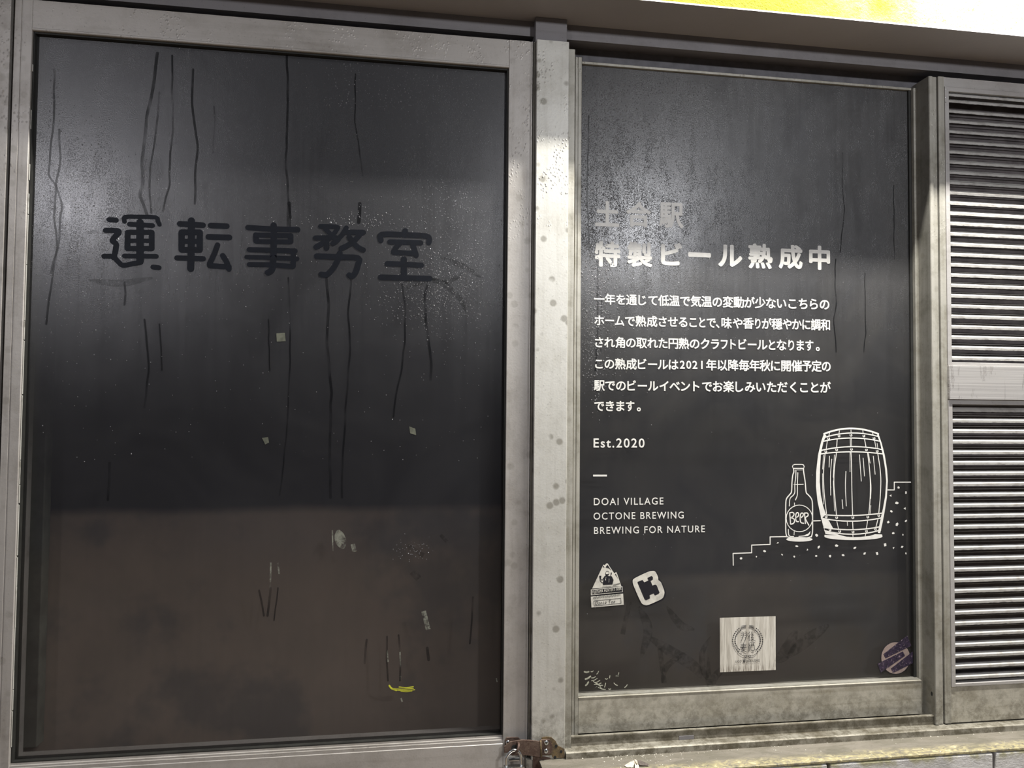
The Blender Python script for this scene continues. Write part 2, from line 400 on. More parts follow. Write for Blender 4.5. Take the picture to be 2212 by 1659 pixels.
wall = empty('wall_lower', (1.4, 1.6, 0), kind='structure', label='grey concrete block wall below the sill')
box('mortar_core', .32, 2.6, 1.535, 1.70, 0, .744, MORTAR, wall, bev=0)
bmk = bmesh.new(); bx(bmk, -.1965, .1965, -.014, .01, 0, .188, .003); BLK = mesh('block', bmk)
for r in range(4):
    for c in range(7):
        x = .53 + c * .40 - (0 if r % 2 == 0 else .2) + .195
        if x - .19 < .318 or x > 2.45: continue
        link('block', BLK, BLOCK, wall, (x + .0, 1.5138,   .7445 - .19 - r * .194))
sill = empty('window_sill', (1.45, 1.55, .7505), kind='structure', label='wet mossy ledge under the window and vent')
prof('ledge', [(1.500, .7450), (1.500, .7490), (1.5015, .7505), (1.70, .7515), (1.70, .7450)], .306, 2.6, SILL, sill)

# frame fixed in the wall
fr = empty('window_frame', (.32, 1.62, .75), kind='structure', label='weathered aluminium frame with the central post')
prof('head_track', [(1.618, ZH), (1.618, 2.341), (1.630, 2.341), (1.630, 2.350), (1.70, 2.350), (1.70, ZH)], -1.7, 2.6, ALU_TRACK, fr)
box('head_recess', -1.7, 2.6, 1.672, 1.69, 2.30, 2.350, GREYPAINT, fr, bev=0)
prof('post', [(.2905, YP), (.3615, YP), (.3625, YP + .001), (.3625, 1.70), (.2895, 1.70), (.2895, YP + .001)], .752, 2.318, ALU_POST, fr, axis='Z')
box('post_foot', .2790, .3055, YP + .002, 1.70, 0, .7519, ALU_OLD, fr, bev=0)
box('post_top', .2885, .3600, 1.596, 1.70, 2.3185, ZH - .0005, ALU_TRACK, fr)
box('post_flange', .2845, .2885, 1.597, 1.64, .752, 2.318, ALU_DARK, fr, bev=.0004)
box('post_flange', .3635, .3800, 1.600, 1.64, .764, 2.311, ALU_OLD, fr)
box('post_seal', .2790, .2845, 1.612, 1.64, .752, 2.318, GASKET, fr, bev=0)
# right jamb, its side face seen in the recess
box('jamb_side', 1.2590, 1.2605, YF + .001, 1.657, .7665, 2.318, ALU_DARK, fr, bev=0)
prof('jamb', [(1.2605, YF), (1.2690, YF), (1.2690, YF + .003), (1.2815, YF + .003), (1.2815, 1.70), (1.2605, 1.70)], .7665, 2.318, ALU_OLD, fr, axis='Z')
box('jamb_groove', 1.2815, 1.2850, 1.612, 1.69, .7665, 2.318, BLACK, fr, bev=0)
bm = bmesh.new()      # fixing hole low on the jamb's side
for k in range(16):
    a, b = 2 * math.pi * k / 16, 2 * math.pi * (k + 1) / 16
    q = un(2013, 1503, YF); c = Vector((1.2588, 1.6115, q.z))
    bm.faces.new([bm.verts.new(c + Vector((0, 0, 0))), bm.verts.new(c + Vector((0, .0030 * math.cos(a), .0052 * math.sin(a)))), bm.verts.new(c + Vector((0, .0030 * math.cos(b), .0052 * math.sin(b))))])
finish('screw_hole', bm, BLACK, fr)
# bottom tracks
prof('track_lip', [(1.6065, .7635), (1.6065, .7825), (1.6045, .7835), (1.6045, .7862), (1.613, .7862), (1.615, .7635)], .3815, 1.2600, ALU_LIP, fr)
prof('sill_step', [(1.578, .7507), (1.578, .7632), (1.582, .7648), (1.69, .7648), (1.69, .7507)], .364, 2.3, ALU_LIP, fr)
box('weep_slot', 1.5585 - .93, 1.5585 - .895, 1.6052, 1.6075, .7650, .7735, ALU_TRACK, fr, bev=.0003)
# left posts
box('left_post', -.8400, -.7835, YF, 1.70, 0, 2.34, ALU, fr)
box('left_groove', -.7835, -.7768, 1.618, 1.70, 0, 2.34, BLACK, fr, bev=0)

# ------------------------------------------------------------------ the door (left)
def stile(name, x0, x1, y0, y1, z0, z1, mat, par, ridge=None, **kw):
    pts = [(x0, y0 + .001), (x0 + .001, y0)]
    if ridge: pts += [(ridge, y0), (ridge + .0008, y0 + .0016), (ridge + .0024, y0 + .0016), (ridge + .0032, y0)]
    pts += [(x1 - .001, y0), (x1, y0 + .001), (x1, y1), (x0, y1)]
    return prof(name, pts, z0, z1, mat, par, axis='Z', **kw)
door = empty('door_1', (-.23, 1.62, 0), kind='structure', label='aluminium door with a large fogged dark pane')
stile('left_stile', -.7768, -.7435, YF, 1.655, .01, 2.345, ALU, door, ridge=-.7640)
stile('right_stile', .2300, .2835, YF, 1.655, .01, 2.320, ALU, door, ridge=.2770)
prof('top_rail', [(YF + .001, 2.2570), (YF - .0005, 2.2582), (YF - .0005, 2.2610), (YF + .001, 2.2625), (YF + .001, 2.320), (1.655, 2.320), (1.655, 2.2570)], -.7432, .2297, ALU_H, door)
prof('bottom_rail', [(YF + .006, .7985), (YF + .006, .7945), (YF + .003, .7940), (YF + .003, .7905), (YF + .001, .7900), (YF + .001, .7830), (YF, .7820), (YF, .690), (1.655, .690), (1.655, .7985)], -.7432, .2297, ALU_H, door)
box('lower_panel', -.7432, .2297, 1.612, 1.64, .01, .690, ALU_H, door)
bm = bmesh.new()
bx(bm, -.7435, -.7405, 1.606, 1.63, .7985, 2.257); bx(bm, .2268, .2300, 1.606, 1.63, .7985, 2.257); bx(bm, -.7405, .2268, 1.606, 1.63, 2.2535, 2.257); bx(bm, -.7405, .2268, 1.606, 1.63, .7985, .8010)
finish('gasket', bm, GASKET, door)
YD = 1.616
pane = box('pane', -.7405, .2268, YD, YD + .006, .8010, 2.2535, GLASS_L, door, bev=0)
box('reflection_board', -.80, .30, 1.702, 1.712, .60, 2.30, BROWN_L, door, bev=.001)  # added board standing in for the brown reflection low in the pane
box('inner_stile', -.800, -.7240, 1.668, 1.70, .80, 2.30, INNER, door, bev=.002)
# broken pale bead along the left edge; its lower run imitates the corner highlight
bm = bmesh.new(); z = .83
while z < 2.2:
    l = random.uniform(.01, .05)
    l = l if z > 1.85 else l * 3
    if True: bx(bm, -.7430, -.7421 + random.uniform(0, .0006), 1.6035, 1.608, z, z + l, .0004)
    z += l + (random.uniform(0, .004) if z < 1.85 else random.uniform(.01, .08))
finish('highlight_bead', bm, ALU_POST, door)

door2 = empty('door_2', (-1.2, 1.62, 0), kind='structure', label='neighbouring aluminium door, only its edge in view')
box('stile', -.8800, -.8420, YF + .012, 1.655, .01, 2.30, ALU, door2)
box('top_rail', -1.60, -.8000 - .042, YF + .014, 1.65, 2.235, 2.30, ALU_H, door2)
box('pane', -1.60, -.8800, 1.628, 1.634, .8, 2.235, GLASS_L, door2, bev=0)
box('lower_panel', -1.60, -.8800, 1.620, 1.64, .01, .80, ALU_H, door2)

# ------------------------------------------------------------------ the window with the white lettering (middle)
win = empty('window_1', (.83, 1.65, .7665), kind='structure', label='dark window with white lettering and a drawing')
stile('left_stile', .3890, .4045, YB, 1.668, .7670, 2.3110, ALU_OLD, win, ridge=.3935)
q0, q1 = un(1986, 1450, 1.642), un(1994, 1450, 1.642)
stile('right_stile', q0.x, 1.2600, 1.642, 1.668, .7670, 2.3060, ALU_OLD, win)
box('top_rail', .4045, q0.x, 1.650, 1.668, 2.3035, 2.3095, ALU_OLD, win, bev=.0008)
prof('bottom_rail', [(YB, .7790), (YB, .8565), (YB - .001, .8570), (YB - .001, .8578), (1.644, .8585), (1.668, .8585), (1.668, .7790)], .4046, q0.x, ALU_RAILOLD, win)
box('rail_top_toning_strip', .4046, q0.x, 1.6405, 1.6568, .8586, .8594, ALU_DARK, win, bev=0)  # added dark strip that tones down the brightly lit rail top
bm = bmesh.new(); bx(bm, q0.x - .0065, q0.x, 1.652, 1.668, .8585, 2.3035); finish('gasket', bm, GASKET, win)
wpane = box('pane', .4046, q0.x - .0065, YG, YG + .006, .8585, 2.3035, GLASS_R, win, bev=0)
box('reflection_board', .301, 1.32, 1.702, 1.712, .76, 2.32, BROWN_R, win, bev=.001)  # added like the door's, for the reflection low in this pane
box('sash_shadow_gap', .3815, 1.2600, 1.66, 1.668, .7655, .7785, BLACK, win, bev=0)

# ------------------------------------------------------------------ the louvred vent (right)
lou = empty('louvered_vent', (1.66, 1.62, .7665), label='aluminium vent panel of narrow horizontal slats, right of the dark lettered window', cat='vent')
XR = 2.05
stile('stile', 1.2850, 1.3012, YF, 1.65, .768, 2.3192, ALU_OLD, lou)
stile('stile', XR, XR + .03, YF, 1.65, .768, 2.3192, ALU_OLD, lou)
box('top_rail', 1.3012, XR, YF + .001, 1.65, 2.2955, 2.3192, ALU_LOUVER, lou)
box('bottom_rail', 1.3012, XR, YF + .001, 1.65, .768, .8520, ALU_RAILOLD, lou)
box('middle_rail', 1.3008, XR, YF - .006, 1.65, 1.5335, 1.6150, BRUSHED, lou)
for a, b in ((.8525, 1.5330), (1.6155, 2.2955)):
    box('side_channel', 1.3012, 1.3116, YF - .002, 1.64, a, b, ALU_LOUVER, lou)
    box('channel_head', 1.3116, XR, YF - .001, 1.64, b - .0115, b, ALU_LOUVER, lou)
    box('channel_foot', 1.3116, XR, YF - .001, 1.64, a, a + .0075, ALU_LOUVER, lou)
box('dark_backing', 1.3012, XR, 1.652, 1.66, .80, 2.30, VENTBACK, lou, bev=0)
bmk = bmesh.new(); x1 = XR - 1.3116
sec = [(0, -.0030), (0, .0028), (.0062, .0080), (.0072, .0080), (.0012, .0022), (.0012, -.0030)]
a = [bmk.verts.new((0, y, z)) for y, z in sec]; b = [bmk.verts.new((x1, y, z)) for y, z in sec]
for i in range(6): bmk.faces.new((a[i], b[i], b[(i + 1) % 6], a[(i + 1) % 6]))
bmk.faces.new(a[::-1]); bmk.faces.new(b)
bx(bmk, 0, x1, .020, .026, .0125, .0137)
bx(bmk, 0, .002, .0012, .024, -.002, .0136)
bmesh.ops.recalc_face_normals(bmk, faces=bmk.faces); SL = mesh('slat', bmk)
for k in range(26): link('slat', SL, SLAT, lou, (1.3116, YF + .002, 2.2607 - .02515 * k))
link('slat', SL, SLAT, lou, (1.3116, YF + .002, 2.2762))
for k in range(26): link('slat', SL, SLAT, lou, (1.3116, YF + .002, 1.5066 - .02541 * k))
for px, py in ((2043.5, 192), (2043.3, 211), (2043, 221)):
    bm = bmesh.new(); c = un(px, py, YF - .002); bmesh.ops.create_uvsphere(bm, u_segments=10, v_segments=6, radius=.0014, matrix=Matrix.Translation(c) @ Matrix.Diagonal((1, .6, 1, 1)))
    finish('rivet', bm, CHROME, lou, smooth=True)

# ------------------------------------------------------------------ condensation on the panes
def trails(par, Y, specs):
    for pts, wd in specs:
        P = [un(x, y, Y) for x, y in pts]; Q = []
        for a, b in zip(P, P[1:]):
            k = max(1, int((b - a).length / .02))
            for i in range(k): Q.append(a.lerp(b, i / k) + Vector((random.uniform(-1, 1) * .0009, 0, 0)))
        Q.append(P[-1]); bm = bmesh.new(); ribbon(bm, Q, wd * .00075, Y, .0002, curve=True, taper=False)
        finish('water_trail', bm, TRAIL, par)
trails(pane, YD, [
    ([(118, 150), (116, 260), (108, 330), (106, 380), (120, 400), (117, 470), (124, 530), (112, 600), (100, 700)], 5),
    ([(128, 280), (131, 350), (122, 400), (133, 440), (128, 520), (110, 590)], 5),
    ([(340, 115), (330, 190), (318, 250), (312, 310), (306, 350), (309, 400), (303, 420), (318, 465)], 8),
    ([(345, 200), (336, 300), (325, 360), (322, 410), (327, 460)], 5),
    ([(372, 120), (372, 200), (373, 280), (368, 330), (366, 400), (352, 455)], 5),
    ([(418, 150), (415, 220), (424, 290), (428, 320), (423, 360), (421, 440)], 6),
    ([(462, 230), (465, 260), (460, 330)], 4), ([(620, 120), (622, 240), (618, 340), (622, 420), (628, 470)], 6),
    ([(768, 160), (766, 260), (775, 310), (783, 380)], 4), ([(777, 440), (775, 480)], 10), ([(625, 440), (624, 490)], 12),
    ([(622, 600), (626, 680), (627, 780), (622, 900), (612, 1000), (604, 1070)], 4),
    ([(705, 600), (711, 660), (706, 740), (716, 850), (712, 960), (714, 1075)], 7),
    ([(758, 605), (752, 680), (757, 760), (748, 860), (740, 1000), (739, 1075)], 5),
    ([(868, 615), (875, 660), (874, 740), (868, 800), (856, 850), (850, 900)], 5),
    ([(924, 615), (918, 640), (920, 690), (926, 740), (932, 790), (930, 820)], 7),
    ([(268, 610), (271, 635), (269, 658)], 5), ([(312, 690), (318, 740), (322, 800), (312, 880)], 5), ([(345, 700), (350, 800)], 4),
    ([(237, 1000), (236, 1040), (233, 1080)], 6), ([(580, 690), (583, 800)], 3), ([(560, 1275), (570, 1330)], 5), ([(585, 1270), (578, 1330)], 6),
    ([(600, 1270), (592, 1340)], 4), ([(792, 1382), (790, 1400), (788, 1432)], 6), ([(836, 1375), (835, 1420), (838, 1470)], 5),
    ([(861, 1372), (864, 1420), (864, 1470)], 5), ([(922, 1400), (926, 1425)], 8), ([(1022, 1290), (1015, 1390)], 5)])
trails(wpane, YG, [
    ([(1820, 330), (1820, 400), (1824, 450), (1818, 510), (1815, 545)], 3), ([(1805, 560), (1803, 620), (1807, 650), (1801, 690), (1806, 760)], 4),
    ([(1868, 590), (1870, 720), (1866, 760)], 3), ([(1300, 640), (1298, 760)], 3), ([(1290, 560), (1292, 700), (1286, 800)], 5),
    ([(1930, 400), (1932, 560)], 3), ([(1272, 250), (1268, 420), (1274, 560)], 4)])
def blobs(par, Y, clusters, x0, x1, z0, z1, seed):
    rnd = random.Random(seed); bm = bmesh.new()
    tmpl = [(math.cos(a) * c, -s, math.sin(a) * c) for c, s in ((1, 0), (.72, .45)) for a in (2 * math.pi * k / 7 for k in range(7))] + [(0, -.62, 0)]
    for cx, cy, sx, sy, cnt, r0, r1 in clusters:
        for _ in range(cnt):
            px, py = (rnd.gauss(cx, sx), rnd.gauss(cy, sy)) if sx > 0 else (rnd.uniform(cx + sx, cx - sx), rnd.uniform(cy - sy, cy + sy))
            p = un(px, py, Y)
            r = rnd.uniform(r0, r1) * .001 * (1 if rnd.random() < .9 else 1.6)
            if not (x0 + r < p.x < x1 - r and z0 + r < p.z < z1 - r): continue
            e = rnd.uniform(1, 1.5)
            vs = [bm.verts.new((p.x + x * r, Y + y * r * .8, p.z + z * r * e)) for x, y, z in tmpl]
            for k in range(7):
                l = (k + 1) % 7; bm.faces.new((vs[k], vs[7 + k], vs[7 + l], vs[l])); bm.faces.new((vs[7 + k], vs[14], vs[7 + l]))
    bmesh.ops.recalc_face_normals(bm, faces=bm.faces)
    return finish('water_droplets', bm, WATER, par, smooth=True, kind='stuff')
blobs(pane, YD, [(160, 470, 55, 110, 1500, .35, .9), (300, 420, 120, 160, 600, .35, .9), (290, 130, 16, 22, 60, .5, 1.0), (395, 125, 10, 12, 22, .5, 1.0), (525, 130, 25, 15, 50, .5, 1.0),
                 (120, 200, 8, 40, 60, .5, 1.1), (1010, 400, 70, 160, 2300, .35, .9), (980, 600, 70, 60, 700, .4, 1.0), (900, 180, -200, 55, 500, .4, 1.0), (560, 350, -500, 300, 900, .3, .8),
                 (560, 700, -480, 300, 250, .35, .9), (1045, 1594, 22, 2.0, 90, .6, 1.5), (780, 480, 60, 12, 120, .5, 1.1), (910, 640, 60, 40, 300, .4, 1.0), (890, 1190, 25, 12, 60, .5, 1.0)],
      -.7405, .2268, .801, 2.2535, 3)
blobs(wpane, YG, [(1290, 520, 24, 130, 2600, .4, 1.25), (1370, 400, 70, 130, 3200, .35, 1.0), (1300, 260, 30, 80, 700, .5, 1.2), (1440, 190, -190, 16, 420, .5, 1.2), (1540, 230, 120, 40, 260, .5, 1.1), (1500, 500, 120, 130, 1500, .3, .8),
                  (1280, 740, 14, 60, 260, .5, 1.2), (1821, 480, 2, 60, 30, .6, 1.2), (1600, 900, -340, 500, 160, .35, .8)],
      .4046, q0.x - .0065, .8585, 2.3035, 4)

# ------------------------------------------------------------------ lettering
GL = {}
def glyph(ch, bold=.022, ext=.004):
    k = (ch, bold)
    if k not in GL:
        cu = bpy.data.curves.new('glyph', 'FONT'); cu.body = ch; cu.offset = 0; cu.extrude = ext; cu.resolution_u = 4; cu.space_character = 1.2 if len(ch) > 1 else 1
        o = bpy.data.objects.new('glyph', cu); COL.objects.link(o); bpy.context.view_layer.update()
        me = bpy.data.meshes.new_from_object(o); bpy.data.objects.remove(o); me.materials.clear()
        for v in me.vertices: v.co = Vector((v.co.x, -v.co.z, v.co.y))
        if bold > .004:       # heavier weight: the same outline repeated in a small ring, each copy a hair further out
            bm = bmesh.new(); bm.from_mesh(me); base = bm.verts[:] + bm.edges[:] + bm.faces[:]
            bmesh.ops.delete(bm, geom=[f for f in bm.faces if f.normal.y > .5], context='FACES_ONLY'); base = bm.verts[:] + bm.edges[:] + bm.faces[:]
            for k in range(8):
                g_ = bmesh.ops.duplicate(bm, geom=base)['geom']; a_ = k * math.pi / 4
                bmesh.ops.translate(bm, verts=[v for v in g_ if isinstance(v, bmesh.types.BMVert)], vec=(bold * math.cos(a_), -.006 * (k + 1), bold * math.sin(a_)))
            bm.to_mesh(me); bm.free()
        xs = [v.co.x for v in me.vertices]; zs = [v.co.z for v in me.vertices]
        GL[k] = (me, min(xs), max(xs), min(zs), max(zs))
    return GL[k]
def letter(name, ch, x0, x1, z0, z1, Y, mat, par, bold=.022, **kw):
    """a glyph fitted into the rectangle x0..x1, z0..z1 on plane Y"""
    me, a, b, c, d = glyph(ch, bold); me2 = me.copy(); sx, sz = (x1 - x0) / (b - a), (z1 - z0) / max(d - c, 1e-3)
    for v in me2.vertices: v.co = Vector(((v.co.x - a) * sx, v.co.y * .006, (v.co.z - c) * sz))
    return link(name, me2, mat, par, (x0, Y - .0002, z0), **kw)
YL = YG - .0002
def fitline(label, group, chars, boxes, fac, ox, oy, bold, cat='lettering'):
    t = empty('lettering', un(ox + boxes[0][0] / fac, oy + boxes[0][3] / fac, YL), label=label, cat=cat, group=group)
    for ch, (a, b, c, d) in zip(chars, boxes):
        mx, mz = (a + b) / 2, (c + d) / 2
        letter('character', ch, un(ox + a / fac, oy + mz / fac, YL).x, un(ox + b / fac, oy + mz / fac, YL).x, un(ox + mx / fac, oy + d / fac, YL).z, un(ox + mx / fac, oy + c / fac, YL).z, YL, WHITE, t, bold)
    return t
fitline('three large white characters of the station name above the bold headline', None, '土合駅', [(270, 436, 172, 346), (482, 652, 176, 350), (706, 874, 182, 356)], 3.16, 1200, 380, .030)
fitline('bold white headline of eight large characters across the dark window', None, '特製ビール熟成中',
        [(266, 443, 446, 622), (488, 661, 450, 624), (718, 866, 456, 612), (905, 1060, 522, 556), (1110, 1275, 470, 622), (1315, 1482, 462, 634), (1522, 1686, 470, 636), (1730, 1874, 476, 642)], 3.16, 1200, 380, .036)
EM = 76
LINES = [
    ('first (topmost) line of the white Japanese paragraph', '一年を通じて低温で気温の変動が少ないこちらの', [262 + 73.2 * i for i in range(23)], 841, 879),
    ('second line of the white Japanese paragraph, with a comma near its middle', 'ホームで熟成させることで、味や香りが穏やかに調和', [262, 335, 403, 470, 545, 620, 697, 765, 835, 905, 972, 1030, 1095, 1130, 1205, 1280, 1352, 1408, 1475, 1548, 1613, 1680, 1743, 1808, 1874], 987, 1019),
    ('third line of the white Japanese paragraph, ending short in a full stop', 'され角の取れた円熟のクラフトビールとなります。', [262, 333, 405, 478, 550, 625, 700, 768, 840, 913, 985, 1055, 1122, 1180, 1243, 1308, 1375, 1447, 1508, 1578, 1638, 1703, 1762, 1830], 1136, 1161),
    ('fourth line of the white paragraph, the one with the numeral 2021', 'この熟成ビールは2021年以降毎年秋に開催予定の', [262, 330, 405, 480, 555, 627, 697, 768, 843, 888, 930, 972, 1025, 1102, 1177, 1250, 1322, 1395, 1465, 1537, 1610, 1682, 1748, 1815, 1880], 1283, 1301),
    ('fifth line of the white Japanese paragraph, above the short last line', '駅でのビールイベントでお楽しみいただくことが', [262 + 73.5 * i for i in range(23)], 1431, 1446),
    ('short last line of the white Japanese paragraph, above the founding year', 'できます。', [262, 335, 407, 478, 540, 610], 1572, 1575)]
for lab, txt, st, ya, yb in LINES:
    P = lambda x, y: un(1200 + x / 3.16, 380 + y / 3.16, YL)
    t = empty('lettering', P(262, ya), label=lab, cat='lettering', group='lines of the white paragraph')
    for i, ch in enumerate(txt):
        xm = (st[i] + st[i + 1]) / 2; ym = ya + (yb - ya) * (xm - 262) / 1610
        c = P(xm, ym); em = (P(xm + EM / 2, ym).x - P(xm - EM / 2, ym).x)
        me, a, b, lo, hi = glyph(ch, .024)
        if ch in '0123': c = c + Vector((0, 0, em * .02)); wd = (b - a) * em * .70 / (hi - lo); x0 = c.x - wd / 2; letter('character', ch, x0, x0 + wd, c.z - em * .36, c.z + em * .34, YL, WHITE, t, .024); continue
        # the em square of the wide glyphs: advance 1, body -.12 .. .88
        me1 = me.copy()
        K = em * 1.0 / CJK if (CJK := .9999) else em
        for v in me1.vertices: v.co = Vector(((v.co.x - (a + b) / 2 if ch not in '、。' else v.co.x - .28) * K * min(1, (st[i + 1] - st[i]) / 71 if ch not in '、。' else 1), v.co.y * .006, (v.co.z - .36) * K))
        link('character', me1, WHITE, t, (c.x, YL - .0002, c.z))
def latin(label, txt, a, b, z, fac=5.026, ox=1240, oy=860, bold=.007, mat=WHITE, cat='lettering', group=None):
    (x0, x1), (t0, b0, t1, b1) = (a, b), z; P = lambda x, y: un(ox + x / fac, oy + y / fac, YL)
    xm = (x0 + x1) / 2; zt, zb = P(xm, (t0 + t1) / 2).z, P(xm, (b0 + b1) / 2).z
    return letter('lettering', txt, P(x0, (t0 + b0) / 2).x, P(x1, (t1 + b1) / 2).x, zb, zt, YL, mat, None, bold, label=label, cat=cat, group=group)
latin('white text reading Est.2020 on the dark window', 'Est.2020', 211, 765, (437, 537, 437, 540), bold=.016)
latin('white capitals DOAI VILLAGE, uppermost of the three English lines', 'DOAI VILLAGE', 214, 970, (1084, 1162, 1079, 1157), group='english lines in white capitals')
latin('white capitals OCTONE BREWING, middle of the three English lines', 'OCTONE BREWING', 211, 1190, (1242, 1318, 1232, 1309), group='english lines in white capitals')
latin('white capitals BREWING FOR NATURE, lowest of the three English lines', 'BREWING FOR NATURE', 216, 1420, (1397, 1474, 1384, 1459), group='english lines in white capitals')
bm = bmesh.new(); plate(bm, px_pts([(206, 831), (357, 831), (357, 850), (206, 850)], 5.026, 1240, 860, YL), YL); finish('dash', bm, WHITE, label='short white dash between the founding year and the English lines', cat='lettering')

# ------------------------------------------------------------------ white line drawing
FD = 5.027
def dr(bm, pts, wpx, curve=True): ribbon(bm, px_pts(pts, FD, 1560, 900, YL), wpx / FD * .00104, YL, .0003, curve)
def dfill(bm, pts): plate(bm, px_pts(pts, FD, 1560, 900, YL), YL, .0003)
def arcpts(a, b, c, n=9): # a, b ends; c sagitta point at middle
    return [(a[0] + (b[0] - a[0]) * t, (a[1] * (1 - t) + b[1] * t) + (c - (a[1] + b[1]) / 2) * 4 * t * (1 - t)) for t in (i / (n - 1) for i in range(n))]
bot = empty('bottle_drawing', un(1725, 1165, YL), label='white line drawing of a beer bottle beside the barrel', cat='drawing')
bm = bmesh.new()
dr(bm, [(772, 524), (790, 519), (864, 519), (882, 524), (890, 542), (884, 562), (770, 562), (762, 542), (772, 524)], 10, False)
dr(bm, [(775, 565), (777, 600), (765, 640), (757, 720), (752, 815), (730, 850), (700, 888), (690, 940), (689, 1100), (690, 1250), (702, 1305)], 13)
dr(bm, [(882, 565), (884, 600), (892, 650), (902, 720), (911, 820), (935, 850), (966, 888), (979, 940), (981, 1100), (980, 1250), (968, 1305)], 13)
dr(bm, [(702, 1303), (760, 1318), (840, 1322), (920, 1316), (968, 1303)], 12)
dfill(bm, [(838 + 143 * math.cos(t * .2618), 1332 + 25 * math.sin(t * .2618)) for t in range(24)])
finish('outline', bm, WHITE, bot)
bm = bmesh.new()
dr(bm, [(800, 578), (798, 650), (788, 740), (788, 820), (770, 855), (737, 890), (728, 970)], 10)
dr(bm, [(821, 610), (816, 740), (815, 850), (795, 905)], 10)
dr(bm, [(779, 739), (880, 735)], 8); dr(bm, [(812, 579), (880, 579)], 6); dr(bm, [(784, 937), (785, 962)], 8)
dr(bm, [(718, 1225), (722, 1283), (745, 1302), (775, 1302)], 10); dr(bm, [(782, 1245), (780, 1282)], 8)
dfill(bm, [(958, 1243), (952, 1275), (930, 1297), (830, 1304), (828, 1297), (890, 1290), (935, 1270)])
finish('highlight', bm, WHITE, bot)
bm = bmesh.new()
dr(bm, [(838 + 143 * math.cos(t * .2618), 1105 + 145 * math.sin(t * .2618)) for t in range(25)], 9, False)
finish('label_circle', bm, WHITE, bot)
for pts in ([[(733, 1048), (742, 1165)], [(733, 1045), (765, 1040), (780, 1060), (765, 1088), (745, 1098), (778, 1110), (785, 1140), (768, 1162), (745, 1168)]],
            [[(803, 1095), (826, 1080), (829, 1052), (815, 1042), (800, 1060), (798, 1110), (808, 1138), (828, 1140)]],
            [[(850, 1100), (876, 1080), (880, 1055), (864, 1047), (850, 1065), (846, 1115), (856, 1150), (884, 1158)]],
            [[(893, 1048), (903, 1160)], [(893, 1048), (925, 1048), (932, 1075), (903, 1105), (940, 1178)]]):
    bm = bmesh.new()
    for s in pts: dr(bm, s, 13)
    finish('letter', bm, WHITE, bot)
bar = empty('barrel_drawing', un(1843, 1160, YL), label='white line drawing of a wooden barrel with riveted hoops', cat='drawing')
bm = bmesh.new()
dfill(bm, [(1105, 183), (1075, 270), (1040, 420), (1020, 600), (1018, 760), (1035, 920), (1065, 1060), (1080, 1105), (1125, 1060), (1095, 970), (1070, 850), (1058, 700), (1062, 560), (1070, 420), (1082, 350), (1100, 270), (1130, 205)])
dfill(bm, [(1066, 1070), (1100, 1200), (1122, 1275), (1290, 1290), (1205, 1262), (1112, 1232), (1108, 1205), (1205, 1215), (1155, 1125), (1080, 1100)])
dfill(bm, [(1695, 183), (1732, 290), (1765, 420), (1790, 580), (1798, 700), (1787, 880), (1762, 1040), (1737, 1170), (1715, 1265), (1690, 1262), (1722, 1100), (1745, 1000), (1770, 860), (1780, 700), (1768, 560), (1742, 410), (1715, 290), (1682, 200)])
dr(bm, arcpts((1105, 188), (1695, 188), 128, 13), 20)
dfill(bm, [(1110, 1285)] + [(1425 + 315 * math.cos(t), 1302 + 38 * math.sin(t)) for t in (math.pi * (1 - i / 16) for i in range(17))] + [(1735, 1280), (1660, 1278), (1600, 1296), (1500, 1307), (1425, 1309), (1350, 1304), (1285, 1287)])
finish('outline', bm, WHITE, bar)
for e in (((1105, 228), (1703, 218), 178), ((1100, 268), (1706, 266), 232), ((1080, 366), (1738, 358), 326), ((1066, 406), (1748, 406), 382),
          ((1070, 1062), (1752, 1046), 1074), ((1076, 1102), (1735, 1098), 1135), ((1104, 1204), (1720, 1195), 1228), ((1114, 1238), (1720, 1232), 1277)):
    bm = bmesh.new(); dr(bm, arcpts(e[0], e[1], e[2], 13), 13); finish('hoop_line', bm, WHITE, bar)
bmr = bmesh.new()
for k in range(3): pass
for cx, cy in ((1155, 238), (1268, 210), (1398, 203), (1538, 210), (1648, 235), (1124, 378), (1242, 360), (1403, 355), (1565, 360), (1682, 375), (1128, 1088), (1242, 1097), (1418, 1097), (1580, 1090), (1700, 1075), (1170, 1230), (1275, 1247), (1420, 1252), (1565, 1243), (1662, 1223)):
    bm = bmesh.new(); dr(bm, [(cx - 10, cy - 6), (cx - 8, cy + 6), (cx + 2, cy + 10), (cx + 11, cy + 3), (cx + 9, cy - 7), (cx + 3, cy - 5)], 9); finish('rivet_mark', bm, WHITE, bar)
